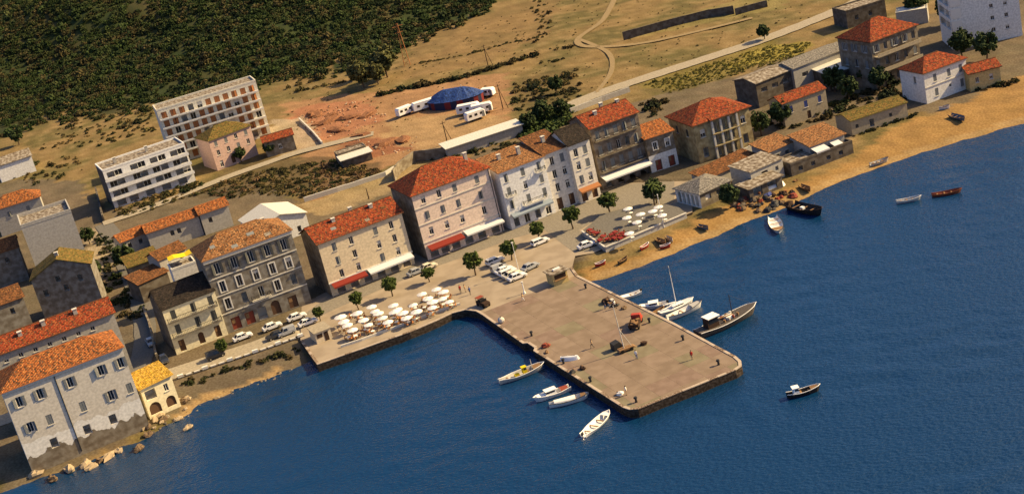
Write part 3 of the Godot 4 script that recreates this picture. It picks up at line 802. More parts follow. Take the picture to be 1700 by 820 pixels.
	building({n = "narrow_house", az = 67, lab = "narrow off-white house with dark brown roof against the tall brown house", l = V(942, 242), r = V(979, 230), h = 14.4, dep = 10, roof = "gable", rh = 2.8, rm = "roof_dark", wall = "peel", sh = "shutter_grey", gy = 1.5,
		front = [[12.2, 2.0, 1.1, "gc", [0.28, 0.72]], [9.0, 2.0, 1.1, "gc", [0.28, 0.72]], [5.6, 2.0, 1.1, "cg", [0.28, 0.72]], [1.6, 2.8, 1.5, "d", [0.25, 0.75]]], awnings = [[0.02, 0.98, 3.1, 1.4, "shutter_brown"]]})
	building({n = "tall_brown_house", az = 70, lab = "tall brown four-storey house with iron balconies and long white awning", l = V(978, 214), r = V(1060, 187), h = 15.4, dep = 11, roof = "gable", rh = 2.4, rm = "roof_red", wall = "brown", sh = "shutter_grey", gy = 1.5,
		front = [[13.4, 2.0, 1.1, "c", [0.12, 0.31, 0.5, 0.69, 0.88]], [9.6, 2.2, 1.1, "ccgoc", [0.12, 0.31, 0.5, 0.69, 0.88]], [5.8, 2.2, 1.1, "c", [0.12, 0.31, 0.5, 0.69, 0.88]], [1.6, 2.8, 1.6, "o", [0.15, 0.4, 0.65, 0.88]]],
		balconies = [[0.5, 12.0, 12.0, 0.9], [0.5, 8.1, 12.0, 0.9], [0.5, 4.3, 12.0, 0.9]], bal_mat = "stone", awnings = [[0.0, 1.0, 3.0, 2.6, "awning_white"]], chimneys = [[0.3, 0.35, 2.6], [0.55, 0.6, 3.2], [0.85, 0.5, 3.0]]})
	building({n = "stone_house", az = 76, lab = "small stone house with white lower storey and bright orange roof", l = V(1069, 228), r = V(1119, 219), h = 8.8, dep = 7, roof = "shed", rh = 1.4, rm = "roof_orange", wall = "stone", sh = "shutter_grey", gy = 1.6,
		front = [[6.4, 1.8, 1.0, "f", [0.3, 0.75]], [1.6, 2.6, 1.4, "r", [0.3, 0.78]]], lower = [[4.3, "white", 0.0]]})
	villa()
	building({n = "blue_windowed_cottage", lab = "stone cottage with plain red roof and three blue windows", l = V(1299, 173), r = V(1371, 147), h = 6.0, dep = 6, roof = "gable", rh = 1.4, rm = "roof_red", wall = "sandstone", sh = "shutter_blue", ov = 0.25,
		front = [[4.0, 1.7, 1.0, "c", [0.18, 0.52, 0.84]], [1.1, 2.0, 1.1, "d", [0.56]]]})
	building({n = "warehouse", lab = "long dark warehouse with pale grey sheet roof by the yellow field", l = V(1255, 139), r = V(1315, 115), h = 6.5, dep = 9, roof = "gable", rh = 1.0, rm = "sheet_grey", wall = "darkstone", ov = 0.3, front = [[4.2, 1.2, 2.0, "o", [0.2, 0.5, 0.8]]]})
	building({n = "warehouse", lab = "weathered brown-roofed warehouse joined to the grey-roofed one", l = V(1317, 114), r = V(1407, 79), h = 6.8, dep = 8, roof = "gable", rh = 1.0, rm = "roof_grey", wall = "concrete", ov = 0.3, front = [[4.2, 1.2, 2.0, "o", [0.2, 0.5, 0.8]]]})
	building({n = "white_roofed_shed", lab = "open shed with bright white sheet roof beside the big stone house", l = V(1372, 122), r = V(1426, 110), h = 4.5, dep = 9, roof = "shed", rh = 0.5, rm = "sheet", wall = "darkstone", front = [[1.9, 3.4, 3.0, "o", [0.25, 0.72]]], az = 75})
	building({n = "big_stone_house", lab = "large square stone house with hipped red roof and terrace balconies", l = V(1432, 63), r = V(1553, 42), h = 12.5, dep = 13, roof = "hip", rh = 3.6, rm = "roof_red", wall = "stone", az = 68, sh = "shutter_grey", w = 15.0,
		front = [[10.4, 1.9, 1.1, "sosso", [0.1, 0.3, 0.5, 0.7, 0.9]], [6.4, 2.0, 1.1, "cogoc", [0.1, 0.3, 0.5, 0.7, 0.9]], [2.0, 2.4, 1.3, "o", [0.1, 0.3, 0.5, 0.7, 0.9]]],
		left = [[10.4, 1.9, 1.1, "s", [0.2, 0.5, 0.8]], [6.4, 1.9, 1.1, "c", [0.2, 0.5, 0.8]]], balconies = [[0.5, 8.4, 14.0, 1.6], [0.5, 4.3, 14.0, 1.6]], bal_mat = "sandstone", solid_bal = true})
	building({n = "white_villa", lab = "white two-storey villa with hipped red roof above the beach", l = V(1534, 122), r = V(1604, 96), h = 7.6, dep = 9, roof = "hip", rh = 2.4, rm = "roof_red", wall = "white", sh = "shutter_grey",
		front = [[5.6, 1.9, 1.0, "c", [0.25, 0.58, 0.86]], [2.0, 1.9, 1.0, "cc", [0.25, 0.86]], [2.4, 0.7, 0.7, "o", [0.58]]], left = [[5.4, 1.9, 1.0, "g", [0.6]]], bands = [3.9], cornice = 0.3})
	building({n = "yellow_house", lab = "low yellow house with dark red roof next to the white villa", l = V(1611, 116), r = V(1660, 117), h = 4.4, dep = 6, roof = "gable", rh = 1.4, rm = "roof_red", wall = "ochre", az = 88, front = [[2.5, 1.3, 0.9, "g", [0.25, 0.7]]]})
	building({n = "white_block", lab = "tall white apartment block with dark balconies behind the big stone house", l = V(1604, -30), r = V(1652, -62), h = 19, dep = 11, roof = "flat", rh = 0.6, rm = "sheet_grey", wall = "white", az = 95,
		front = [[16, 1.1, 1.0, "g", [0.6, 0.8]], [12.8, 1.1, 1.0, "g", [0.6, 0.8]], [9.6, 1.1, 1.0, "g", [0.6, 0.8]], [6.4, 1.1, 1.0, "g", [0.6, 0.8]], [3.2, 1.1, 1.0, "g", [0.6, 0.8]]],
		left = [[16, 2.2, 5.0, "o", [0.3, 0.75]], [12.8, 2.2, 5.0, "o", [0.3, 0.75]], [9.6, 2.2, 5.0, "o", [0.3, 0.75]], [6.4, 2.2, 5.0, "o", [0.3, 0.75]]]})
	building({n = "mossy_roofed_house", lab = "long low stone house under a mossy ochre roof beside the sand", l = V(1413, 201), r = V(1506, 170), h = 3.6, dep = 7, roof = "gable", rh = 1.0, rm = "roof_moss", wall = "sandstone", ov = 0.3, front = [[1.5, 1.9, 1.2, "o", [0.36]], [1.9, 0.9, 0.8, "o", [0.1, 0.7]]]})
	# huts over the beach
	building({n = "beach_pavilion", lab = "beach pavilion with grey hipped roof and white posts", l = V(1122, 312), r = V(1160, 323), h = 3.6, dep = 9, roof = "hip", rh = 1.5, rm = "roof_grey", wall = "white", wall_right = "stone", az = 152, front = [[1.7, 2.6, 1.0, "o", [0.15, 0.32, 0.5, 0.68, 0.85]]], right = [[2.2, 1.2, 1.6, "o", [0.25, 0.6]]]})
	building({n = "low_shed", lab = "long low shed with orange tiles below the olive villa", l = V(1172, 297), r = V(1258, 258), h = 2.8, dep = 5, roof = "shed", rh = 0.8, rm = "roof_brown", wall = "concrete", front = [[1.3, 1.6, 1.2, "o", [0.2, 0.5, 0.8]]]})
	building({n = "beach_house", lab = "white concrete beach house with stepped flat roofs", l = V(1251, 287), r = V(1304, 263), h = 4.4, dep = 7, roof = "shed", rh = 0.4, rm = "sheet_grey", wall = "concrete", ov = 0.3, front = [[2.6, 1.4, 1.8, "o", [0.42]], [2.6, 1.0, 0.9, "o", [0.8]]], right = [[2.6, 1.0, 1.4, "o", [0.3, 0.7]]], fwd = -1.0})
	building({n = "flat_roofed_shelter", lab = "low shelter with flat pale concrete roof in front of the stepped beach house", l = V(1240, 313), r = V(1294, 290), h = 2.6, dep = 4, fwd = 0.8, roof = "shed", rh = 0.25, rm = "sheet_grey", wall = "darkstone", front = [[1.3, 2.0, 2.4, "o", [0.25, 0.7]]]})
	building({n = "orange_roofed_hut", lab = "beach hut with brown-orange roof beside the stepped concrete house", l = V(1277, 252), r = V(1318, 234), h = 4.0, dep = 6, roof = "shed", rh = 1.0, rm = "roof_tan", wall = "concrete", front = [[2.0, 1.2, 1.2, "o", [0.3, 0.7]]]})
	building({n = "orange_roofed_hut", lab = "larger beach hut with wide orange roof and two white awnings", l = V(1345, 243), r = V(1402, 222), h = 4.2, dep = 8, roof = "shed", rh = 1.2, rm = "roof_tan", wall = "concrete", front = [[2.0, 1.6, 1.2, "o", [0.2, 0.5, 0.8]]], awnings = [[0.0, 0.38, 3.2, 2.6, "awning_white"], [0.55, 0.8, 3.0, 2.0, "awning_white"]]})
	building({n = "stone_terrace", lab = "rough stone terrace wall with openings above the sand below the huts", l = V(1313, 275), r = V(1416, 236), h = 2.6, dep = 6, roof = "flat", rh = 0.5, rm = "sheet_grey", wall = "darkstone", cat = "terrace", front = [[1.2, 1.0, 1.1, "o", [0.15, 0.35, 0.6, 0.8]]]})
	# behind
	building({n = "hotel", az = 74, lab = "long white six-storey hotel with rows of brown shutters at the foot of the hill", l = V(258, 182), r = V(425, 137), h = 17.5, dep = 9, roof = "flat", rh = 0.5, rm = "sheet_grey", wall = "hotelwall", sh = "shutter_brown",
		front = hotel_rows(), balconies = [[0.5, 14.6, 31.4, 1.9], [0.5, 11.8, 31.4, 1.9], [0.5, 9.0, 31.4, 1.9], [0.5, 6.2, 31.4, 1.9], [0.5, 3.4, 31.4, 1.9]], bal_mat = "white", solid_bal = true, bal_h = 0.3})
	building({n = "apartment_block", az = 68, lab = "white four-storey apartment block with long balcony bands below the hotel", l = V(168, 284), r = V(306, 240), h = 11.5, dep = 11, roof = "flat", rh = 0.5, rm = "sheet_grey", wall = "bluewhite", wall_left = "darkstone",  # left end painted dark for its shaded side; the block itself is white
		front = [[9.9, 1.7, 2.2, "og", [0.08, 0.17, 0.36, 0.45, 0.6, 0.7, 0.85, 0.94]], [7.0, 1.7, 2.2, "go", [0.08, 0.17, 0.36, 0.45, 0.6, 0.7, 0.85, 0.94]], [4.1, 1.7, 2.2, "og", [0.08, 0.17, 0.36, 0.45, 0.6, 0.7, 0.85, 0.94]], [1.2, 1.9, 2.6, "o", [0.1, 0.25, 0.45, 0.65, 0.85]]],
		balconies = [[0.5, 8.4, 25.0, 1.3], [0.5, 5.5, 25.0, 1.3], [0.5, 2.6, 25.0, 1.3]], bal_mat = "bluewhite", solid_bal = true, chimneys = [[0.2, 0.5, 1.6], [0.6, 0.6, 1.6]]})
	building({n = "rose_house", lab = "square rose-coloured house with ochre hipped roof in front of the hotel", l = V(345, 234), r = V(414, 208), h = 9.4, dep = 10, roof = "hip", rh = 2.4, rm = "roof_moss", wall = "rose",
		front = [[7.9, 1.6, 1.0, "ccgc", [0.14, 0.38, 0.62, 0.86]], [5.0, 1.6, 1.0, "ggcg", [0.14, 0.38, 0.62, 0.86]], [1.5, 2.0, 1.1, "g", [0.14]], [1.6, 2.4, 1.3, "a", [0.42]]]})
	building({n = "red_roofed_cottage", lab = "small cottage with pinkish red roof beside the rose-coloured house", l = V(440, 233), r = V(482, 228), h = 4.6, dep = 6, roof = "gable", rh = 1.3, rm = "roof_red", wall = "stone", az = 80, front = [[2.4, 1.5, 1.0, "g", [0.5]]]})
	building({n = "blank_walled_block", lab = "grey block with one huge blank wall and white roof parapet", l = V(34, 379), r = V(117, 352), h = 15, dep = 12, roof = "flat", rh = 0.9, rm = "sheet_grey", wall = "cement"})
	building({n = "gabled_grey_house", lab = "grey gabled house with four dark windows and orange ridge before the blank grey block", l = V(50, 466), r = V(148, 438), h = 11, dep = 9, roof = "gablex", rh = 3.4, rm = "roof_moss", wall = "slate", front = [[9.6, 1.5, 1.1, "o", [0.42]], [7.0, 1.7, 1.1, "o", [0.16, 0.5]], [8.4, 1.7, 1.1, "o", [0.77]]], chimneys = [[0.5, 0.3, 4.2]]})
	building({n = "red_hipped_house", lab = "house with orange-red hipped roof behind the blank grey block", l = V(-14, 350), r = V(64, 326), h = 8, dep = 8, roof = "hip", rh = 2.4, rm = "roof_orange", wall = "concrete", front = [[5.6, 1.6, 1.0, "c", [0.3, 0.7]]]})
	building({n = "pale_shed", lab = "pale grey shed with tan roof near the scrub hill", l = V(-8, 277), r = V(50, 258), h = 5.5, dep = 9, roof = "gable", rh = 1.6, rm = "sheet_grey", wall = "bluewhite"})
	building({n = "row_house", lab = "orange-roofed row house nearest the paved yard", l = V(199, 402), r = V(239, 386), h = 4.6, dep = 6, roof = "gable", rh = 1.3, rm = "roof_orange", wall = "concrete", front = [[2.8, 1.4, 1.0, "o", [0.3, 0.75]]]})
	building({n = "row_house", lab = "longest orange-roofed row house in the middle of its row", l = V(242, 387), r = V(328, 358), h = 5.4, dep = 6, roof = "gable", rh = 1.4, rm = "roof_orange", wall = "cement", front = [[3.2, 1.4, 1.0, "o", [0.45, 0.58]]]})
	building({n = "row_house", lab = "orange-roofed row house at the end near the white-roofed barn", l = V(330, 356), r = V(377, 340), h = 5.8, dep = 6, roof = "gable", rh = 1.4, rm = "roof_orange", wall = "cement", front = [[3.4, 1.4, 1.0, "o", [0.3]]]})
	building({n = "barn", lab = "barn with white sheet roof and dark grey far slope behind the grey apartment house", l = V(424, 378), r = V(520, 354), h = 5.0, dep = 14, roof = "gablex", rh = 2.0, rm = "sheet", wall = "bluewhite", w = 13.0, az = 66, front = [[1.6, 1.6, 1.0, "o", [0.8]]]})
	building({n = "brown_roofed_house", lab = "small house with brown tiled roof behind the black-roofed house", l = V(262, 432), r = V(306, 412), h = 7.4, dep = 6, roof = "gable", rh = 1.4, rm = "roof_brown", wall = "concrete", front = [[5.0, 1.4, 1.0, "o", [0.8]]]})
	building({n = "low_outbuilding", lab = "low outbuilding with tan roof beside the dark lane", l = V(212, 444), r = V(262, 426), h = 4.4, dep = 6, roof = "shed", rh = 1.2, rm = "roof_moss", wall = "stone", front = [[2.2, 1.4, 1.0, "o", [0.3, 0.7]]]})
	building({n = "low_outbuilding", lab = "low outbuilding with dark brown roof against the black-roofed house", l = V(228, 472), r = V(276, 450), h = 5.0, dep = 6, roof = "shed", rh = 1.0, rm = "roof_brown", wall = "darkstone"})
	building({n = "long_white_shed", lab = "very long low shed with white roof along the fairground", l = V(741, 247), r = V(866, 206), h = 3.0, dep = 5, roof = "shed", rh = 0.4, rm = "sheet", wall = "concrete"})
	building({n = "field_shed", lab = "dark shed with flat grey roof by the red earth", l = V(560, 253), r = V(606, 246), h = 3.2, dep = 4, roof = "flat", rh = 0.2, rm = "sheet_grey", wall = "stone", az = 75, front = [[1.3, 1.8, 1.4, "o", [0.4]]]})
	building({n = "field_shed", lab = "small shed with whitish roof below the red earth", l = V(568, 262), r = V(614, 256), h = 2.4, dep = 4, roof = "shed", rh = 0.4, rm = "sheet", wall = "darkstone", az = 75})
	building({n = "old_town_house", lab = "dark-roofed town house with plain grey front left of the gabled house", l = V(-40, 520), r = V(36, 492), h = 9, dep = 9, roof = "gable", rh = 2.0, rm = "roof_brown", wall = "slate", front = [[6.5, 1.5, 1.0, "o", [0.3, 0.7]]]})
	building({n = "old_town_house", lab = "brown-roofed town house partly hidden below the blank grey block", l = V(-50, 435), r = V(28, 410), h = 9, dep = 9, roof = "gable", rh = 2.0, rm = "roof_brown", wall = "slate", front = [[6.5, 1.5, 1.0, "o", [0.3, 0.7]]]})
	building({n = "upper_house", lab = "dark house with flat pale roof at the top of the road", l = V(1405, 20), r = V(1470, 0), h = 5, dep = 8, roof = "flat", rh = 0.4, rm = "sheet_grey", wall = "darkstone", front = [[2.6, 1.4, 1.2, "o", [0.25, 0.6]]]})
	building({n = "upper_shed", lab = "shed with white flat roof behind the big stone house", l = V(1488, 22), r = V(1540, 14), h = 4, dep = 6, roof = "flat", rh = 0.2, rm = "sheet", wall = "concrete"})
func hotel_rows() -> Array:
	var o := []
	for i in 6:
		var xs := []
		for k in 11: xs.append(0.06 + k * 0.088)
		o.append([1.6 + i * 2.8, 2.1, 1.7, ["cgcoccgccoc", "ccgccocgccc", "gcccoccgccg", "cgccccogccc", "ccogccccgcc", "cccogcccccc"][i], xs])
	return o
func villa() -> void:
	var b := building({n = "olive_villa", az = 73, lab = "large olive-yellow villa with red hipped roof and pillared loggia in its front", l = V(1148, 207), r = V(1246, 178), h = 9.6, dep = 13, roof = "hip", rh = 3.0, rm = "roof_red", wall = "olive", sh = "shutter_dark", ov = 0.7,
		front = [[7.0, 2.0, 1.3, "gg", [0.14, 0.87]], [2.2, 2.4, 1.4, "oo", [0.14, 0.87]], [7.4, 2.6, 1.5, "o", [0.36, 0.5, 0.64]], [4.5, 2.2, 1.5, "o", [0.36, 0.5, 0.64]], [1.4, 2.4, 1.5, "o", [0.36, 0.5, 0.64]]],
		left = [[7.0, 1.8, 1.1, "c", [0.3, 0.7]]]})
	for i in 4:
		part("column", box(0.5, 9.2, 0.5), M.trim, b, Vector3((0.29 + 0.14 * i) * 16.0, 4.6, 0.5))
	for y in [3.0, 6.0]: part("loggia_slab", box(7.4, 0.25, 0.9), M.olive, b, Vector3(0.5 * 16.0, y, 0.46))
	var st := st_new()
	slab(st, [Vector3(-4, 9.75, 1.2), Vector3(4, 9.75, 1.2), Vector3(4, 11.4, -5), Vector3(-4, 11.4, -5)], 0.2)
	part("loggia_roof", st.commit(), M.roof_red, b, Vector3(8, 0, 0))
# ---------- plants ----------
func leaf_ball(sd: int, rx: float, ry: float, clumps: int, leaves: int, leaf: float, hollow := 0.45) -> ArrayMesh:
	var r := RandomNumberGenerator.new(); r.seed = sd
	var st := st_new()
	for i in clumps:
		var d := Vector3(r.randfn(), r.randfn() * 0.9 + 0.15, r.randfn()).normalized()
		var k := lerpf(hollow, 1.0, sqrt(r.randf())) * r.randf_range(0.82, 1.12)
		var c := Vector3(d.x * rx * k, d.y * ry * k, d.z * rx * k)
		var cr := r.randf_range(0.16, 0.3) * rx
		var tone := r.randf_range(0.65, 1.35)
		for j in leaves:
			var e := Vector3(r.randfn(), r.randfn(), r.randfn()).normalized()
			var p := c + e * cr * r.randf_range(0.5, 1.0)
			var n := (e + Vector3(r.randfn(), r.randfn() + 0.6, r.randfn()) * 0.5).normalized()
			var u := n.cross(Vector3(r.randfn(), r.randfn(), r.randfn())).normalized() * leaf * r.randf_range(0.6, 1.2)
			var w := n.cross(u.normalized()) * u.length() * 0.8
			var g := tone * r.randf_range(0.8, 1.2)
			st.set_color(Color(g, g * r.randf_range(0.95, 1.05), g * 0.9))
			quad(st, p - u - w * 0.4, p + u * 0.2 - w, p + u + w * 0.3, p - u * 0.3 + w)
	return st.commit()
func trunk_mesh(sd: int, h: float, r0: float, spread: float) -> ArrayMesh:
	var r := RandomNumberGenerator.new(); r.seed = sd
	var st := st_new()
	var lean := Vector3(r.randfn() * 0.06, 0, r.randfn() * 0.06) * h
	var top := Vector3(0, h * 0.62, 0) + lean
	bar(st, Vector3(0, -0.5, 0), top * 0.5, r0 * 1.15, r0 * 0.85, 7)
	bar(st, top * 0.5, top, r0 * 0.85, r0 * 0.6, 7)
	for i in 5:
		var a := TAU * i / 5.0 + r.randf()
		bar(st, top * r.randf_range(0.75, 1.0), top + Vector3(cos(a) * spread, h * r.randf_range(0.15, 0.4), sin(a) * spread), r0 * 0.5, r0 * 0.15, 5)
	return st.commit()
var leafmats := []
func leaf_mat(c: Color) -> StandardMaterial3D:
	var m := mat(lin(c.r, c.g, c.b), 0.85)
	m.vertex_color_use_as_albedo = true
	m.backlight_enabled = true
	m.backlight = lin(c.r * 0.5, c.g * 0.5, c.b * 0.3)
	return m
func tree_proto(called: String, label: String, cat: String, h: float, rx: float, ry: float, sd: int, m: Material, grp: String, trunk_r := 0.16) -> Node3D:
	var t := thing(called, label, cat, Vector3(0, -50, 0), 0, grp)
	if trunk_r > 0.0: part("trunk", trunk_mesh(sd, h, trunk_r, rx * 0.6), M.bark, t)
	part("crown", leaf_ball(sd, rx, ry, 95, 24, rx * 0.135), m, t, Vector3(0, h - ry * 0.75, 0))
	return t
func scatter(called: String, label: String, cat: String, mesh: Mesh, m: Material, spots: Array, lo: float, hi: float, tones: Array) -> void:
	var mm := MultiMesh.new()
	mm.transform_format = MultiMesh.TRANSFORM_3D
	mm.use_colors = true
	mm.mesh = mesh
	mm.instance_count = spots.size()
	for i in spots.size():
		var s := rng.randf_range(lo, hi) * (1.7 if rng.randf() < 0.06 else 1.0)
		var b := Basis(Vector3.UP, rng.randf() * TAU).scaled(Vector3(s, s * rng.randf_range(0.7, 1.2), s))
		mm.set_instance_transform(i, Transform3D(b, spots[i]))
		var pick := (noise_a.get_noise_2d(spots[i].x * 3.5, spots[i].z * 3.5) + 0.5) * tones.size() + rng.randf_range(-1.2, 1.2)
		var c: Color = tones[clampi(int(pick), 0, tones.size() - 1)]
		mm.set_instance_color(i, c * rng.randf_range(0.7, 1.3))
	var o := MultiMeshInstance3D.new()
	o.multimesh = mm
	o.material_override = m
	o.name = numbered(called)
	add_child(o)
	tag(o, label, cat)
	o.set_meta("kind", "stuff")
func along(px: Array, per: int, wide: float) -> Array:
	var o := []
	for i in px.size() - 1:
		var a := on_ground(px[i].x, px[i].y); var b := on_ground(px[i + 1].x, px[i + 1].y)
		var n := int(a.distance_to(b) * per / 10.0) + 1
		for k in n:
			var p := a.lerp(b, (k + rng.randf()) / n) + Vector3(rng.randfn(), 0, rng.randfn()) * wide
			p.y = ground(p.x, p.z)
			o.append(p)
	return o
func within(px: Array, n: int) -> Array:
	var poly := world_poly(px)
	var r := Rect2(poly[0], Vector2.ZERO)
	for v in poly: r = r.expand(v)
	var o := []
	var guard := 0
	while o.size() < n and guard < n * 30:
		guard += 1
		var q := Vector2(rng.randf_range(r.position.x, r.end.x), rng.randf_range(r.position.y, r.end.y))
		if Geometry2D.is_point_in_polygon(q, poly): o.append(Vector3(q.x, ground(q.x, q.y), q.y))
	return o
func build_plants() -> void:
	var gm := mat(Color.WHITE, 0.9)
	gm.vertex_color_use_as_albedo = true
	var shrub := leaf_ball(41, 1.0, 0.75, 20, 12, 0.19, 0.3)
	var greens := [Color(0.022, 0.032, 0.010), Color(0.032, 0.040, 0.013), Color(0.04, 0.04, 0.014), Color(0.06, 0.045, 0.018), Color(0.016, 0.024, 0.010)]
	var hillside := [Color(0.030, 0.050, 0.013), Color(0.040, 0.060, 0.017), Color(0.050, 0.060, 0.019), Color(0.075, 0.062, 0.024), Color(0.022, 0.036, 0.012)]
	var spots := []
	var guard := 0
	while spots.size() < 65000 and guard < 400000:
		guard += 1
		var z := -rng.randf_range(500, 1150)
		var x := rng.randf_range(-0.40, 0.16) * -z - 20.0
		var d := hill_dist(x, z) + noise_a.get_noise_2d(x * 2.0, z * 2.0) * 26.0
		if d < 22.0 and rng.randf() > clampf((d + 14.0) / 36.0, 0.0, 1.0): continue
		if d < -14.0 or rng.randf() > 0.95 + noise_b.get_noise_2d(x * 0.5, z * 0.5) * 1.3: continue
		spots.append(Vector3(x, ground(x, z) + 0.3, z))
	scatter("maquis", "dense dark green scrub covering the hillside", "scrub", shrub, gm, spots, 0.6, 1.7, hillside)
	var dry := [Color(0.06, 0.055, 0.02), Color(0.10, 0.085, 0.03), Color(0.14, 0.10, 0.04), Color(0.04, 0.045, 0.016)]
	scatter("hedgerow", "long dark hedge along the field above the fairground", "hedge", shrub, gm, along([V(628, 158), V(700, 142), V(770, 128), V(860, 100), V(885, 92)], 16, 0.8), 0.9, 1.9, greens)
	scatter("hedgerow", "thin hedge line crossing the upper field", "hedge", shrub, gm, along([V(690, 106), V(780, 90), V(850, 70), V(905, 60)], 8, 0.5), 0.4, 0.9, dry)
	scatter("hedgerow", "hedge line rising from the trees toward the hotel", "hedge", shrub, gm, along([V(490, 152), V(560, 138), V(600, 130)], 10, 0.6), 0.5, 1.2, dry)
	scatter("brushwood", "dark brush along the gully in the upper field", "scrub", shrub, gm, along([V(890, 0), V(905, 45), V(895, 70)], 5, 1.6) + along([V(912, 82), V(960, 77)], 8, 0.8) + along([V(892, 105), V(940, 97)], 8, 0.6), 0.4, 1.1, greens + dry)
	scatter("brushwood", "brush and dry weeds beside the upper road", "scrub", shrub, gm, within([V(850, 140), V(960, 115), V(965, 160), V(890, 190), V(850, 180)], 170), 0.3, 1.2, greens + dry)
	scatter("brushwood", "brush on the bank below the lane", "scrub", shrub, gm, within([V(330, 318), V(420, 285), V(560, 265), V(640, 285), V(520, 330), V(430, 322), V(380, 330)], 700), 0.25, 1.0, dry + [Color(0.16, 0.10, 0.05), Color(0.03, 0.04, 0.015)])
	scatter("brushwood", "brush around the apartment block", "scrub", shrub, gm, within([V(110, 200), V(250, 178), V(255, 220), V(150, 245), V(60, 250)], 160) + within([V(190, 345), V(330, 300), V(345, 318), V(200, 365)], 110) + within([V(0, 290), V(120, 250), V(140, 290), V(60, 310)], 70), 0.3, 1.2, dry + dry + greens)
	scatter("brushwood", "green hedge behind the narrow houses", "scrub", shrub, gm, within([V(850, 222), V(865, 200), V(950, 178), V(945, 205), V(905, 235)], 150), 0.9, 2.0, [Color(0.05, 0.08, 0.02), Color(0.07, 0.10, 0.025), Color(0.04, 0.06, 0.02)])
	scatter("meadow_brush", "yellow and green rough grass beside the warehouse", "grass", shrub, gm, within([V(1070, 140), V(1280, 75), V(1350, 70), V(1330, 95), V(1200, 130), V(1110, 155)], 900), 0.15, 0.55, [Color(0.20, 0.17, 0.035), Color(0.15, 0.14, 0.03), Color(0.25, 0.21, 0.05), Color(0.10, 0.10, 0.025)])
	scatter("field_tufts", "dry tufts scattered over the fields", "grass", shrub, gm, within([V(450, 160), V(700, 80), V(900, 0), V(1500, -60), V(1380, 20), V(1000, 150), V(840, 190), V(500, 230)], 700), 0.1, 0.4, [Color(0.16, 0.12, 0.05), Color(0.12, 0.10, 0.04), Color(0.2, 0.15, 0.07)])
	scatter("yard_brush", "weeds and bushes in the back yards", "scrub", shrub, gm, within([V(150, 380), V(200, 400), V(255, 520), V(200, 540), V(160, 470)], 70) + within([V(700, 262), V(850, 215), V(890, 235), V(760, 270)], 60) + within([V(1060, 170), V(1120, 160), V(1080, 200)], 25) + within([V(1260, 205), V(1400, 165), V(1480, 130), V(1510, 170), V(1410, 190), V(1300, 215)], 130), 0.5, 1.6, greens)
	scatter("beach_scrub", "dark weeds along the back of the beach", "scrub", shrub, gm, along([V(1420, 225), V(1520, 190)], 14, 0.7) + along([V(1620, 150), V(1690, 135)], 14, 0.8) + along([V(300, 640), V(400, 608), V(500, 580)], 10, 0.7), 0.4, 1.0, greens)
	var stone := blob(15, Vector3(0.5, 0.35, 0.4), 0.7)
	scatter("rubble", "broken stones and clods strewn over the excavated ground", "rubble", stone, gm, within([V(485, 190), V(600, 165), V(650, 190), V(600, 225), V(520, 235)], 200) + within([V(560, 232), V(700, 224), V(690, 250), V(600, 262)], 90), 0.15, 0.8, [Color(0.32, 0.18, 0.10), Color(0.36, 0.23, 0.14), Color(0.25, 0.12, 0.07), Color(0.42, 0.32, 0.22)])
	scatter("shore_stones", "small stones scattered along the waterline below the sea wall", "stones", stone, gm, along([V(310, 690), V(360, 660), V(430, 636), V(490, 612)], 14, 0.6) + along([V(235, 722), V(305, 690)], 20, 0.9), 0.2, 0.8, [Color(0.2, 0.16, 0.11), Color(0.3, 0.25, 0.18), Color(0.12, 0.1, 0.08)])
	# trees, one by one
	var dark := leaf_mat(Color(0.04, 0.06, 0.02)); var mid := leaf_mat(Color(0.065, 0.09, 0.02)); var oli := leaf_mat(Color(0.10, 0.10, 0.035))
	var rt := tree_proto("street_tree", "small round clipped tree on the quay street", "tree", 4.0, 1.6, 1.35, 51, mid, "street trees along the quay")
	var st := [[652, 494, 1.0, "round clipped tree by the middle of the white parasols"], [714, 470, 0.85, "clipped tree beside the end of the white parasols"], [596, 516, 0.85, "small street tree before the red awning of the beige house"], [790, 459, 1.15, "slim street tree by the pavement near the parked cars"], [850, 434, 1.15, "slim street tree behind the row of parked cars"], [896, 401, 0.95, "round clipped tree beside the white estate car"], [953, 382, 1.15, "round clipped tree at the corner of the raised terrace"], [1014, 356, 1.25, "broad clipped tree behind the red tables"], [532, 535, 0.7, "little street tree before the dark grey house"], [372, 590, 0.75, "little street tree before the cream balconied house"]]
	for i in st.size():
		var p := on_ground(st[i][0], st[i][1]); p.y = maxf(p.y, QUAY) - 0.05
		var o := rt if i == 0 else copy(rt, p, 0)
		o.position = p; o.rotation.y = i * 1.3; o.scale = Vector3(1.0 + 0.1 * sin(i * 3.0), 1.0 - 0.12 * sin(i * 2.0), 1.0) * st[i][2]
		o.set_meta("label", st[i][3])
	var bt := tree_proto("field_tree", "", "tree", 7.5, 3.4, 3.0, 61, oli, "trees in the upper field", 0.25)
	var ft := [[604, 146, 1.1, "olive tree at the left of the clump above the fairground"], [643, 128, 1.25, "tallest tree of the clump above the fairground"], [594, 132, 0.8, "small tree at the edge of the clump above the fairground"], [628, 140, 0.9, "dark tree in the middle of the clump above the fairground"]]
	for i in ft.size():
		var o := bt if i == 0 else copy(bt, Vector3.ZERO, 0)
		o.position = on_ground(ft[i][0], ft[i][1]); o.rotation.y = i * 2.1; o.scale = Vector3.ONE * ft[i][2]
		o.set_meta("label", ft[i][3])
	var dt := tree_proto("garden_tree", "", "tree", 6.0, 2.6, 2.4, 71, dark, "trees in the gardens behind the houses", 0.2)
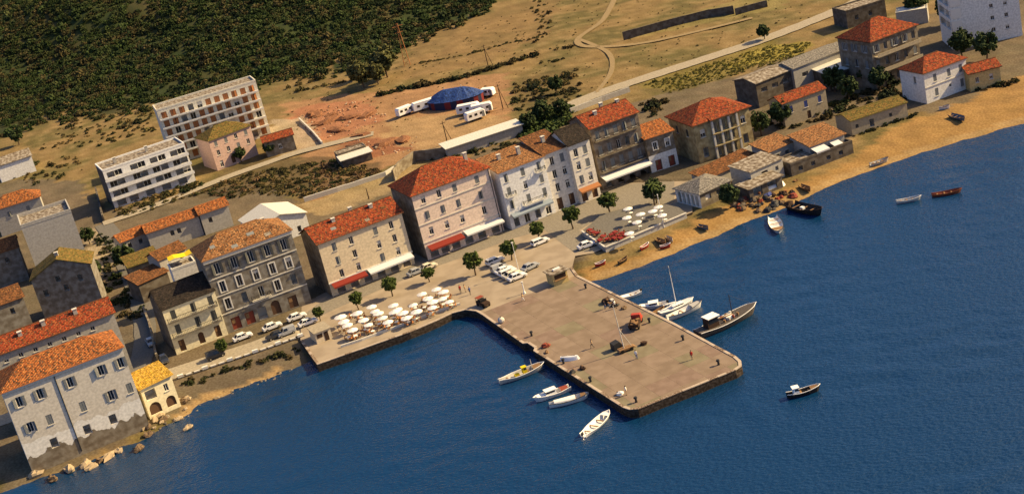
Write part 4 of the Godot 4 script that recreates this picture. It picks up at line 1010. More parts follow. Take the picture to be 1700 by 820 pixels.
	var gt := [[1388, 152, 1.0, "dark garden tree under the big stone house"], [1412, 165, 0.9, "garden tree beside the mossy roof"], [1462, 150, 0.9, "dark tree against the corner of the white villa"], [1440, 140, 0.8, "garden tree below the terrace balconies"], [1300, 210, 1.0, "flowering bush tree in front of the blue-windowed cottage"], [1265, 225, 0.9, "garden tree between the olive villa and the cottage"], [1090, 340, 0.9, "dark tree beside the beach pavilion"], [212, 448, 1.0, "dark tree over the lane by the outbuildings"], [156, 470, 1.0, "dark tree in the corner of the paved yard"], [148, 405, 0.7, "small dark tree beside the blank grey wall"], [905, 205, 1.0, "green tree behind the narrow houses"], [880, 218, 0.8, "low green tree behind the white balconied house"], [935, 195, 0.8, "green tree beside the tall brown house"], [30, 240, 0.9, "dark tree near the pale shed"], [1215, 345, 0.8, "dark tree between the pavilion and the flat shelter"], [925, 155, 0.8, "dark bush tree beside the upper road"], [600, 118, 0.6, "small dark tree at the hill foot"], [1525, 30, 1.2, "tall dark tree behind the big stone house"], [1580, 40, 1.3, "dark tree beside the white block"], [1600, 95, 1.1, "dark tree behind the white villa"], [1640, 100, 1.1, "dark tree behind the yellow house"], [1270, 66, 0.7, "bush tree beside the yellow meadow"], [450, 258, 0.7, "dark bush before the rose-coloured house"], [400, 268, 0.7, "dark bush at the rose-coloured house door"]]
	for i in gt.size():
		var o := dt if i == 0 else copy(dt, Vector3.ZERO, 0)
		o.position = on_ground(gt[i][0], gt[i][1]); o.rotation.y = i * 1.7; o.scale = Vector3.ONE * gt[i][2]
		o.set_meta("label", gt[i][3])
	# palm
	var p := on_ground(1088, 345); p.y = QUAY
	var pt := thing("palm_tree", "slim palm tree rising beside the second group of parasols", "tree", p)
	var ts := st_new()
	bar(ts, Vector3(0, -0.3, 0), Vector3(0.2, 5.0, 0), 0.2, 0.15, 8)
	part("trunk", ts.commit(), M.bark, pt)
	var fs := st_new()
	for i in 18:
		var a := TAU * i / 18.0; var el := 0.9 - 0.5 * (i % 3)
		var q := Vector3(0.2, 5.0, 0)
		var dd := Vector3(cos(a), el, sin(a)).normalized()
		for k in 5:
			var e := q + dd * 0.42
			var s := dd.cross(Vector3.UP).normalized() * (0.3 - 0.04 * k)
			fs.set_color(Color.WHITE)
			quad(fs, q - s, q + s, e + s * 0.85, e - s * 0.85)
			q = e; dd = (dd + Vector3(0, -0.32, 0)).normalized()
	part("crown", fs.commit(), mid, pt)
# ---------- vehicles, boats, people, street things ----------
func heading(px_a: Vector2, px_b: Vector2, y: float) -> float:     # turn about y that lays local +x from a to b
	var d := at_height(px_b.x, px_b.y, y) - at_height(px_a.x, px_a.y, y)
	return atan2(-d.z, d.x)
func bearing(deg: float) -> float:                                 # local +x towards a compass bearing measured from the view axis
	return deg_to_rad(90.0 - deg)
func profile_mesh(p: Array, w: float, cham: float) -> ArrayMesh:   # side outline given an even width, its edges chamfered
	var st := st_new()
	var c := Vector2.ZERO
	for v: Vector2 in p: c += v
	c /= p.size()
	var n := p.size()
	var rings := []
	for k in [[-w / 2, cham], [-w / 2 + cham, 0.0], [w / 2 - cham, 0.0], [w / 2, cham]]:
		var r := []
		for v: Vector2 in p:
			var q: Vector2 = v + (c - v).normalized() * k[1]
			r.append(Vector3(q.x, q.y, k[0]))
		rings.append(r)
	for j in 3:
		for i in n:
			quad(st, rings[j][i], rings[j][(i + 1) % n], rings[j + 1][(i + 1) % n], rings[j + 1][i])
	var flat := PackedVector2Array(p)
	var t := Geometry2D.triangulate_polygon(flat)
	for e in [0, 3]:
		for i in range(0, t.size(), 3):
			tri(st, rings[e][t[i]], rings[e][t[i + 1]], rings[e][t[i + 2]])
	return st.commit()
func frustum(x0: float, x1: float, w0: float, y0: float, x2: float, x3: float, w1: float, y1: float) -> ArrayMesh:
	var st := st_new()
	var a := [Vector3(x0, y0, w0 / 2), Vector3(x1, y0, w0 / 2), Vector3(x1, y0, -w0 / 2), Vector3(x0, y0, -w0 / 2)]
	var b := [Vector3(x2, y1, w1 / 2), Vector3(x3, y1, w1 / 2), Vector3(x3, y1, -w1 / 2), Vector3(x2, y1, -w1 / 2)]
	for i in 4: quad(st, a[i], a[(i + 1) % 4], b[(i + 1) % 4], b[i])
	quad(st, b[0], b[1], b[2], b[3])
	quad(st, a[3], a[2], a[1], a[0])
	return st.commit()
func make_car(kind: String, paint: Material, label: String, grp: String) -> Node3D:
	var c := thing("parked_car", label, "car", Vector3.ZERO, 0, grp)
	var L := 4.3; var w := 1.65
	var body := [V(-2.12, 0.32), V(-2.15, 0.62), V(-2.02, 0.86), V(-1.2, 0.92), V(0.75, 0.93), V(1.9, 0.82), V(2.12, 0.66), V(2.15, 0.34)]
	if kind == "van": body = [V(-1.95, 0.35), V(-2.0, 0.95), V(-1.9, 1.05), V(1.1, 1.0), V(1.75, 0.92), V(1.95, 0.7), V(1.95, 0.36)]
	part("body", profile_mesh(body, w, 0.09), paint, c)
	var x := [-1.55, 1.0, -1.05, 0.35]
	if kind == "estate": x = [-2.0, 1.0, -1.85, 0.35]
	if kind == "van": x = [-1.92, 1.0, -1.85, 0.55]
	var top := 1.72 if kind == "van" else 1.42
	part("windows", frustum(x[0], x[1], w - 0.12, 0.9, x[2], x[3], w - 0.42, top - 0.03), M.glass, c)
	part("roof", frustum(x[2] - 0.06, x[3] + 0.06, w - 0.36, top - 0.05, x[2] + 0.12, x[3] - 0.12, w - 0.56, top + 0.03), paint, c)
	var ps := st_new()
	for s in [-1, 1]:
		for e in [[x[0] + 0.04, x[2] + 0.03], [x[1] - 0.04, x[3] - 0.03], [(x[0] + x[1]) / 2, (x[2] + x[3]) / 2]]:
			bar(ps, Vector3(e[0], 0.9, s * (w - 0.12) / 2), Vector3(e[1], top - 0.03, s * (w - 0.42) / 2), 0.06, 0.05, 5)
	if kind == "van":
		for s in [-1, 1]: quad(ps, Vector3(x[0], 0.95, s * (w - 0.1) / 2), Vector3(-0.3, 0.95, s * (w - 0.1) / 2), Vector3(-0.3, top, s * (w - 0.4) / 2), Vector3(x[2], top, s * (w - 0.4) / 2))
	part("pillars", ps.commit(), paint, c)
	for sx in [-1.28, 1.32]:
		for sz in [-1, 1]:
			var wh := part("wheel", cyl(0.31, 0.31, 0.18, 14), M.rubber, c, Vector3(sx, 0.31, sz * (w / 2 - 0.06)), Vector3(PI / 2, 0, 0))
			part("hubcap", cyl(0.17, 0.17, 0.2, 10), M.chrome, wh)
	for sx in [-2.17, 2.17]: part("bumper", box(0.09, 0.13, 1.55), M.chrome, c, Vector3(sx * (0.91 if kind == "van" else 1.0), 0.45, 0))
	for sz in [-1, 1]:
		part("headlight", cyl(0.1, 0.1, 0.06, 10), M.chrome, c, Vector3(1.95 if kind == "van" else 2.13, 0.66, sz * 0.58), Vector3(0, 0, PI / 2))
	return c
func build_cars() -> void:
	var white := mat(lin(0.80, 0.79, 0.76), 0.25); white.clearcoat_enabled = true
	var cream := mat(lin(0.66, 0.60, 0.46), 0.25); cream.clearcoat_enabled = true
	var grey := mat(lin(0.32, 0.33, 0.34), 0.25); grey.clearcoat_enabled = true
	var dark := mat(lin(0.02, 0.022, 0.028), 0.25); dark.clearcoat_enabled = true
	var g := "cars parked on the quay"
	var list := [[823, 439, 66, "estate", white, "white estate car parked apart above the tight row of cars"], [831, 452, 68, "van", grey, "grey van at the upper end of the tight row of cars"], [839, 456, 68, "saloon", white, "white saloon second in the tight row of cars"], [846, 461, 68, "estate", white, "white estate third in the tight row of cars"], [853, 466, 68, "saloon", cream, "cream saloon fourth in the tight row of cars"], [861, 471, 68, "saloon", white, "white saloon at the lower end of the tight row of cars"],
		[882, 452, 58, "saloon", grey, "pale grey saloon alone before the quay kiosk"], [898, 407, 66, "estate", white, "white estate car beside the round clipped tree"], [976, 413, 76, "saloon", white, "white saloon in the tree shade under the raised terrace"],
		[403, 563, 70, "saloon", white, "white saloon before the red shopfront"], [452, 546, 70, "saloon", white, "white saloon before the arched door of the grey house"], [493, 530, 70, "saloon", white, "white saloon before the brown door of the grey house"], [458, 561, 250, "saloon", dark, "dark saloon across the road from the arched door"], [476, 556, 250, "van", grey, "grey van parked behind the dark saloon"], [358, 594, 70, "van", dark, "black van near the cream balconied house"], [272, 600, 160, "saloon", dark, "dark car in the shaded street beside the annex"], [512, 541, 70, "saloon", white, "white saloon at the end of the quay wall"],
		[692, 457, 66, "saloon", grey, "grey saloon in the shade between beige and pink houses"], [712, 449, 66, "saloon", cream, "cream saloon in the shade before the red awning"], [250, 572, 160, "saloon", grey, "grey car in the shaded side street"]]
	var protos := {}
	for a in list:
		var k: String = a[3] + str((a[4] as Object).get_instance_id())
		var p := on_ground(a[0], a[1])
		if protos.has(k): copy(protos[k], Vector3(p.x, maxf(p.y, QUAY) + 0.03, p.z), bearing(a[2]), a[5], g)
		else:
			protos[k] = make_car(a[3], a[4], a[5], g)
			protos[k].position = Vector3(p.x, maxf(p.y, QUAY) + 0.03, p.z)
			protos[k].rotation.y = bearing(a[2])
	# lorry, old tractor and cart on the pier
	var red := mat(lin(0.36, 0.05, 0.03), 0.5)
	var q := at_height(1057, 541, QUAY)
	var t := thing("red_lorry", "small red lorry standing on the pier", "lorry", q + Vector3(0, 0.02, 0), bearing(20))
	part("cab", profile_mesh([V(0.6, 0.5), V(0.6, 1.95), V(1.5, 1.95), V(1.8, 1.25), V(2.3, 1.15), V(2.35, 0.5)], 1.8, 0.1), red, t)
	part("windscreen", box(0.06, 0.5, 1.4), M.glass, t, Vector3(1.67, 1.6, 0), Vector3(0, 0, 0.4))
	var bed := st_new()
	add_box(bed, Vector3(-0.9, 0.75, 0), Vector3(2.8, 0.15, 1.9)); add_box(bed, Vector3(-0.9, 1.05, 0.92), Vector3(2.8, 0.45, 0.06)); add_box(bed, Vector3(-0.9, 1.05, -0.92), Vector3(2.8, 0.45, 0.06)); add_box(bed, Vector3(-2.27, 1.05, 0), Vector3(0.06, 0.45, 1.78))
	part("bed", bed.commit(), M.wood_dark, t)
	var ld := st_new()
	for i in 9: add_box(ld, Vector3(-2.0 + 0.28 * i, 1.0 + 0.25 * (i % 2), 0.5 * sin(i * 2.0)), Vector3(0.6, 0.35, 0.7), i)
	part("load", ld.commit(), M.wood, t)
	for sx in [-1.5, 1.6]:
		for sz in [-1, 1]: part("wheel", cyl(0.4, 0.4, 0.25, 12), M.rubber, t, Vector3(sx, 0.4, sz * 0.8), Vector3(PI / 2, 0, 0))
	q = at_height(803, 508, QUAY)
	t = thing("jeep", "open dark jeep at the root of the pier", "jeep", q + Vector3(0, 0.02, 0), bearing(150))
	part("body", profile_mesh([V(-1.6, 0.45), V(-1.65, 1.0), V(0.4, 1.0), V(0.5, 1.1), V(1.6, 1.05), V(1.7, 0.5)], 1.5, 0.06), M.wood_dark, t)
	part("seats", box(0.9, 0.5, 1.2), M.rubber, t, Vector3(-0.4, 1.2, 0))
	part("windscreen", box(0.06, 0.55, 1.35), M.glass, t, Vector3(0.5, 1.35, 0))
	part("canopy", box(1.2, 0.08, 1.5), M.shutter_red, t, Vector3(-1.0, 1.75, 0))
	for k in 4: part("post", box(0.06, 0.75, 0.06), M.iron, t, Vector3(-1.5 if k < 2 else -0.5, 1.36, 0.65 if k % 2 else -0.65))
	for sx in [-1.1, 1.1]:
		for sz in [-1, 1]: part("wheel", cyl(0.36, 0.36, 0.22, 12), M.rubber, t, Vector3(sx, 0.36, sz * 0.68), Vector3(PI / 2, 0, 0))
	q = at_height(1040, 583, QUAY)
	t = thing("hoist", "tall slender hoist pole on a low cart in the middle of the pier", "hoist", q, bearing(75))
	part("cart", profile_mesh([V(-1.6, 0.4), V(-1.4, 0.75), V(1.4, 0.75), V(1.9, 0.45)], 1.2, 0.05), M.wood, t)
	for sx in [-0.9, 0.9]:
		for sz in [-1, 1]: part("wheel", cyl(0.35, 0.35, 0.15, 12), M.rubber, t, Vector3(sx, 0.35, sz * 0.6), Vector3(PI / 2, 0, 0))
	var ms := st_new()
	bar(ms, Vector3(-0.3, 0.7, 0), Vector3(-0.6, 9.2, 0.0), 0.11, 0.06, 7); bar(ms, Vector3(1.2, 0.7, 0), Vector3(-0.45, 4.5, 0), 0.05, 0.05)
	part("pole", ms.commit(), M.trim, t)
	q = at_height(1024, 580, QUAY)
	t = thing("winch_box", "dark square winch box beside the hoist", "winch", q, bearing(70))
	part("housing", profile_mesh([V(-0.8, 0.1), V(-0.8, 1.4), V(0.5, 1.6), V(0.8, 1.2), V(0.8, 0.1)], 1.5, 0.08), M.iron, t)
	part("drum", cyl(0.4, 0.4, 1.7, 12), M.wood_dark, t, Vector3(0.9, 0.45, 0), Vector3(PI / 2, 0, 0))
	q = at_height(931, 470, QUAY)
	t = thing("quay_kiosk", "small square kiosk with overhanging flat roof at the head of the pier", "kiosk", q, bearing(68))
	part("wall", box(3.4, 2.5, 3.0), M.ochre, t, Vector3(0, 1.25, -1.0))
	part("roof", box(4.2, 0.18, 3.8), M.sheet_grey, t, Vector3(0, 2.6, -1.0))
	part("shutter", box(2.6, 0.9, 0.08), M.wood_dark, t, Vector3(0, 1.75, 0.53))
	part("counter", box(3.0, 0.1, 0.5), M.wood, t, Vector3(0, 1.15, 0.72))
	part("ventilator", box(1.6, 0.3, 0.5), M.white_paint, t, Vector3(0.2, 2.84, -1.1))

func hull_mesh(L: float, B: float, fb: float, dr: float, stern: float, inset: float, bottom: float) -> ArrayMesh:   # lofted hull; bottom < -9 leaves it decked
	var vs := PackedVector3Array(); var ix := PackedInt32Array()
	var n := 14; var m := 6
	for side in 2 if bottom > -9.0 else 1:
		for i in n + 1:
			var t := float(i) / n
			var x := (t - 0.5) * L
			var hb: float = B / 2 * (lerpf(stern, 1.0, smoothstep(0.0, 0.42, t)) if t < 0.42 else sqrt(maxf(0.0, 1.0 - pow((t - 0.42) / 0.58, 2.9))))
			var sheer := fb * (1.0 + 0.6 * pow(maxf(0.0, t - 0.35) / 0.65, 2.0) + 0.22 * pow(maxf(0.0, 0.35 - t) / 0.35, 2.0))
			for j in m * 2 + 1:
				var a := (float(j) / m - 1.0)
				var s := absf(a)
				var yy := lerpf(-dr, sheer, pow(s, 1.5)); var zz := hb * pow(s, 0.55) * signf(a)
				if side == 1:
					yy = maxf(lerpf(bottom, sheer - 0.03, pow(s, 1.5)), bottom); zz = maxf(0.0, hb - inset) * pow(s, 0.4) * signf(a)
				vs.append(Vector3(x * (1.0 if side == 0 else 0.97) + (0.05 * L * (yy / fb) * pow(t, 8.0)), yy, zz))
	var row := m * 2 + 1; var block := row * (n + 1)
	for side in 2 if bottom > -9.0 else 1:
		for i in n:
			for j in m * 2:
				var a := side * block + i * row + j
				if side == 0: ix.append_array([a, a + 1, a + row, a + 1, a + row + 1, a + row])
				else: ix.append_array([a, a + row, a + 1, a + 1, a + row, a + row + 1])
	if bottom > -9.0:
		for i in n:
			for j in [0, m * 2]:
				var a: int = i * row + j; var b: int = block + a
				ix.append_array([a, a + row, b, b, a + row, b + row] if j == 0 else [a, b, a + row, b, b + row, a + row])
		for j in m * 2: ix.append_array([j, block + j, j + 1, j + 1, block + j, block + j + 1])
	else:
		for i in n:
			var a := i * row; var b := a + row
			ix.append_array([a, b, a + m * 2, a + m * 2, b, b + m * 2])
		for j in range(1, m * 2): ix.append_array([0, j, j + 1])
	var st := SurfaceTool.new()
	st.begin(Mesh.PRIMITIVE_TRIANGLES)
	for i in range(0, ix.size(), 3):
		tri(st, vs[ix[i]], vs[ix[i + 1]], vs[ix[i + 2]])
	return st.commit()
func half_beam(L: float, B: float, stern: float, x: float) -> float:
	var t := x / L + 0.5
	return B / 2 * (lerpf(stern, 1.0, smoothstep(0.0, 0.42, t)) if t < 0.42 else sqrt(maxf(0.0, 1.0 - pow((t - 0.42) / 0.58, 2.9))))
func boat(called: String, label: String, a: Vector2, b: Vector2, s: Dictionary) -> Node3D:      # a stern, b bow in the photograph
	var ground_y: float = s.get("y", 0.0)
	var fb: float = s.get("fb", 0.55)
	var pa := at_height(a.x, a.y, ground_y + fb); var pb := at_height(b.x, b.y, ground_y + fb)
	var L: float = s.get("L", pa.distance_to(pb))
	var B: float = s.get("B", L * 0.3)
	var at := (pa + pb) / 2
	at.y = ground_y
	var t := thing(called, label, "boat", at, heading(a, b, ground_y), s.get("grp", "boats moored by the pier"))
	var stern: float = s.get("stern", 0.7)
	var hm: Material = s.hull
	var decked: bool = s.get("decked", false)
	part("hull", hull_mesh(L, B, fb, s.get("dr", 0.35), stern, 0.09, -20.0 if decked else 0.06), hm, t)
	var st := st_new()
	for i in 14:
		for k in [-1, 1]:
			var t0 := i / 14.0; var t1 := (i + 1) / 14.0
			var f := func(u: float) -> Vector3:
				return Vector3((u - 0.5) * L + 0.05 * L * pow(u, 8.0) * (1.0 + 0.6 * pow(maxf(0.0, u - 0.35) / 0.65, 2.0)), fb * (1.0 + 0.6 * pow(maxf(0.0, u - 0.35) / 0.65, 2.0) + 0.22 * pow(maxf(0.0, 0.35 - u) / 0.35, 2.0)) + 0.01, k * half_beam(L, B, stern, (u - 0.5) * L))
			bar(st, f.call(t0), f.call(t1), 0.06, 0.06, 5)
	part("gunwale", st.commit(), s.get("rail", M.wood), t)
	if not decked:
		for i: int in s.get("thwarts", 3):
			var x: float = L * (-0.3 + 0.25 * i)
			part("thwart", box(0.28, 0.05, snappedf(half_beam(L, B, stern, x) * 1.8, 0.1)), M.wood, t, Vector3(x, fb * 0.68, 0))
	if s.has("bow_deck"):
		var d := st_new()
		var x0: float = L * s.bow_deck
		for i in 5:
			var xa := lerpf(x0, L * 0.48, i / 5.0); var xb := lerpf(x0, L * 0.48, (i + 1) / 5.0)
			var ya := fb * (0.95 + 0.6 * pow(maxf(0.0, xa / L + 0.15) / 0.65, 2.0)); var yb := fb * (0.95 + 0.6 * pow(maxf(0.0, xb / L + 0.15) / 0.65, 2.0))
			var wa := half_beam(L, B, stern, xa) * 0.97; var wb := half_beam(L, B, stern, xb) * 0.97
			quad(d, Vector3(xa, ya, wa), Vector3(xb, yb, wb), Vector3(xb, yb, -wb), Vector3(xa, ya, -wa))
		part("foredeck", d.commit(), s.get("deck", M.wood), t)
	if s.has("cabin"):                                      # [x from, x to, width, height]
		var c: Array = s.cabin
		var cb := part("cabin", frustum(c[0] * L, c[1] * L, c[2], fb * 0.7, c[0] * L + 0.08, c[1] * L - 0.2, c[2] * 0.88, fb + c[3]), s.get("house", M.white_paint), t)
		part("cabin_window", frustum(c[0] * L + 0.25, c[1] * L - 0.1, c[2] * 0.96, fb + c[3] * 0.45, c[0] * L + 0.3, c[1] * L - 0.17, c[2] * 0.91, fb + c[3] * 0.82), M.glass, cb)
		part("cabin_top", box(snappedf((c[1] - c[0]) * L + 0.1, 0.05), 0.07, snappedf(c[2] + 0.1, 0.05)), s.get("house", M.white_paint), cb, Vector3((c[0] + c[1]) / 2 * L - 0.06, fb + c[3] + 0.04, 0))
	if s.has("mast"):                                       # [x, height, boom length]
		var mt := st_new()
		bar(mt, Vector3(s.mast[0] * L, 0.2, 0), Vector3(s.mast[0] * L, s.mast[1], 0), 0.1, 0.05, 7)
		var mo := part("mast", mt.commit(), s.get("spar", M.trim), t)
		if s.mast[2] > 0.0:
			var bm := st_new()
			bar(bm, Vector3(s.mast[0] * L, 1.6, 0), Vector3(s.mast[0] * L - s.mast[2], 1.9, 0), 0.13, 0.1, 7)
			part("boom", bm.commit(), s.get("boom", M.canvas_white), mo)
			var ry := st_new()
			for e in [Vector3(L * 0.5, fb * 1.7, 0), Vector3(-L * 0.48, fb * 1.2, 0), Vector3(s.mast[0] * L, fb, B * 0.45), Vector3(s.mast[0] * L, fb, -B * 0.45)]:
				bar(ry, e, Vector3(s.mast[0] * L, s.mast[1] - 0.1, 0), 0.018, 0.018, 4)
			part("rigging", ry.commit(), M.iron, mo)
	if s.has("cover"):                                      # [from, to, material]
		var cv := st_new()
		var x0: float = s.cover[0] * L; var x1: float = s.cover[1] * L
		for i in 8:
			var pA := PI * i / 8.0; var pB := PI * (i + 1) / 8.0
			var w0 := half_beam(L, B, stern, x0) * 0.9; var w1 := half_beam(L, B, stern, x1) * 0.9
			quad(cv, Vector3(x0, fb + sin(pA) * 0.4, -cos(pA) * w0), Vector3(x0, fb + sin(pB) * 0.4, -cos(pB) * w0), Vector3(x1, fb + sin(pB) * 0.4, -cos(pB) * w1), Vector3(x1, fb + sin(pA) * 0.4, -cos(pA) * w1))
		part("cover", cv.commit(), s.cover[2], t)
	if s.get("engine", false):
		part("engine_box", box(0.9, 0.5, 0.7), s.get("house", M.white_paint), t, Vector3(-L * 0.08, fb * 0.7, 0))
	if s.get("motor", false):
		var o := part("outboard_motor", profile_mesh([V(-0.2, 0.0), V(-0.25, 0.5), V(0.2, 0.55), V(0.25, 0.1)], 0.3, 0.05), M.iron, t, Vector3(-L * 0.5 - 0.1, fb * 0.9, 0))
		part("shaft", box(0.12, 0.8, 0.1), M.chrome, o, Vector3(0, -0.38, 0))
	return t
func build_boats() -> void:
	var pale := mat(lin(0.52, 0.50, 0.45), 0.5, M.fine, 0.4); var white := mat(lin(0.76, 0.75, 0.72), 0.4, M.fine, 0.5)
	var redp := mat(lin(0.38, 0.05, 0.04), 0.5, M.fine, 0.5); var dark := mat(lin(0.03, 0.026, 0.024), 0.6, M.fine, 0.5)
	var hullm := mat(lin(0.15, 0.14, 0.13), 0.6, M.blot, 0.5)
	var blue := mat(lin(0.10, 0.14, 0.2), 0.5, M.fine, 0.5); var brown := mat(lin(0.26, 0.075, 0.035), 0.5, M.fine, 0.5)
	boat("fishing_boat", "grey-white wooden fishing boat lying off the jetty notch", V(828, 632), V(899, 606), {hull = pale, rail = M.white_paint, fb = 0.75, stern = 0.35, bow_deck = 0.3, engine = true, cabin = [0.05, 0.16, 0.9, 0.9], house = M.canvas_yellow, mast = [0.28, 2.6, 0.0]})
	boat("motor_cruiser", "white cabin boat with red cockpit off the pier", V(946, 641), V(890, 662), {hull = white, rail = M.white_paint, fb = 0.7, bow_deck = 0.18, deck = M.white_paint, cabin = [-0.08, 0.24, 1.3, 0.75], cover = [-0.42, -0.2, M.shutter_red]})
	boat("launch", "white launch under a pale tarpaulin beside the cabin boat", V(911, 671), V(974, 655), {hull = white, rail = M.iron, fb = 0.65, stern = 0.6, bow_deck = 0.34, cover = [-0.36, 0.2, M.canvas_white]})
	boat("rowing_boat", "white open boat with tilted oars lying apart off the pier corner", V(968, 722), V(1009, 686), {hull = white, rail = M.white_paint, fb = 0.55, stern = 0.6, motor = true, bow_deck = 0.36, deck = M.white_paint, B = 2.3})
	boat("speedboat", "small white speedboat moored nearest the beach", V(1064, 483), V(1028, 496), {hull = white, rail = M.white_paint, fb = 0.55, bow_deck = 0.02, deck = M.white_paint, thwarts = 2, motor = true})
	boat("motor_cruiser", "white motorboat with low cabin beside the sailing boat", V(1108, 502), V(1064, 510), {hull = white, rail = M.white_paint, fb = 0.75, bow_deck = 0.14, deck = M.white_paint, cabin = [-0.16, 0.2, 1.4, 0.6], motor = true})
	boat("sailing_boat", "white sailing boat with tall bare mast at the pier", V(1095, 520), V(1148, 498), {hull = white, rail = M.white_paint, fb = 0.7, decked = true, stern = 0.6, cabin = [-0.1, 0.24, 1.2, 0.4], mast = [0.04, 9.0, 2.8], spar = M.white_paint})
	boat("launch", "long white boat with dark open cockpit beside the fishing vessel", V(1108, 526), V(1162, 503), {hull = white, rail = M.iron, fb = 0.8, stern = 0.55, bow_deck = 0.24, deck = pale, thwarts = 2})
	boat("fishing_boat", "brown wooden dinghy squeezed between white boats at the pier", V(1078, 523), V(1102, 511), {hull = M.wood, fb = 0.5})
	var tr := boat("fishing_vessel", "big dark fishing vessel with wheelhouse and mast off the pier", V(1158, 553), V(1250, 510), {hull = hullm, rail = M.white_paint, fb = 1.1, dr = 0.6, stern = 0.72, decked = true, cabin = [-0.34, -0.14, 1.7, 1.9], house = M.wood_dark, mast = [0.14, 5.4, 3.0], spar = M.wood_dark, boom = M.wood, B = 3.6})
	part("hatch", box(1.6, 0.5, 1.3), M.white_paint, tr, Vector3(1.0, 1.35, 0))
	part("wheelhouse_roof", box(2.6, 0.12, 2.2), M.white_paint, tr, Vector3(-2.9, 3.1, 0))
	for k in 7: part("gear", cyl(0.28, 0.22, 0.45, 9), [M.wood, M.shutter_red, M.trim][k % 3], tr, Vector3(-0.6 + 0.5 * k, 1.35 + 0.05 * k, -0.9 if k % 2 else 0.7))
	var g2 := "boats moored off the beach"
	boat("rowing_boat", "pale grey open boat moored off the beach beside the red-brown boat", V(1489, 334), V(1528, 327), {hull = pale, rail = M.white_paint, grp = g2})
	boat("rowing_boat", "red-brown open boat moored off the beach", V(1548, 323), V(1595, 315), {hull = brown, rail = brown, grp = g2})
	boat("rowing_boat", "white boat moored stern-out by the beach rubble", V(1283, 358), V(1294, 384), {hull = white, rail = M.iron, bow_deck = 0.28, grp = g2})
	boat("barge", "broad black barge aground by the beach rubble", V(1312, 338), V(1362, 350), {hull = dark, rail = M.wood_dark, fb = 1.0, stern = 0.9, B = 3.4, grp = g2, engine = true})
	boat("fishing_boat", "dark fishing boat with white cabin alone off the end of the pier", V(1307, 655), V(1359, 642), {hull = dark, rail = M.white_paint, fb = 0.7, cabin = [-0.3, -0.1, 1.1, 0.9], bow_deck = 0.25})
	var g3 := "boats pulled up on the sand"
	var beach := [[V(987, 436), V(1004, 431), redp, "red dinghy on the sand nearest the pier"], [V(1026, 433), V(1040, 425), dark, "dark dinghy on the sand between the two red ones"], [V(1063, 409), V(1076, 402), redp, "red dinghy on the sand below the raised terrace"], [V(1088, 391), V(1104, 397), M.wood, "brown dinghy drawn up against the terrace wall"], [V(1095, 406), V(1112, 402), redp, "red-and-white dinghy lying beside the brown one"], [V(1105, 388), V(1116, 393), pale, "pale dinghy touching the terrace wall"], [V(1158, 369), V(1175, 373), blue, "dark blue dinghy on the sand below the pavilion"], [V(1445, 269), V(1474, 260), pale, "pale rowing boat on the open sand below the mossy roof"], [V(1578, 188), V(1602, 195), blue, "blue-grey boat on the sand before the white villa"], [V(1560, 177), V(1577, 174), white, "white dinghy against the white villa's wall"], [V(1328, 302), V(1345, 309), M.wood, "little tan skiff on the sand below the stone terrace"]]
	for e in beach:
		var y := on_ground(e[0].x, e[0].y).y
		var o := boat("dinghy", e[3], e[0], e[1], {hull = e[2], rail = M.white_paint if e[2] == redp else M.wood, fb = 0.5, y = y + 0.28, grp = g3, dr = 0.3})
		o.position.y = ground(o.position.x, o.position.z) + 0.2
		o.rotation.x = 0.12

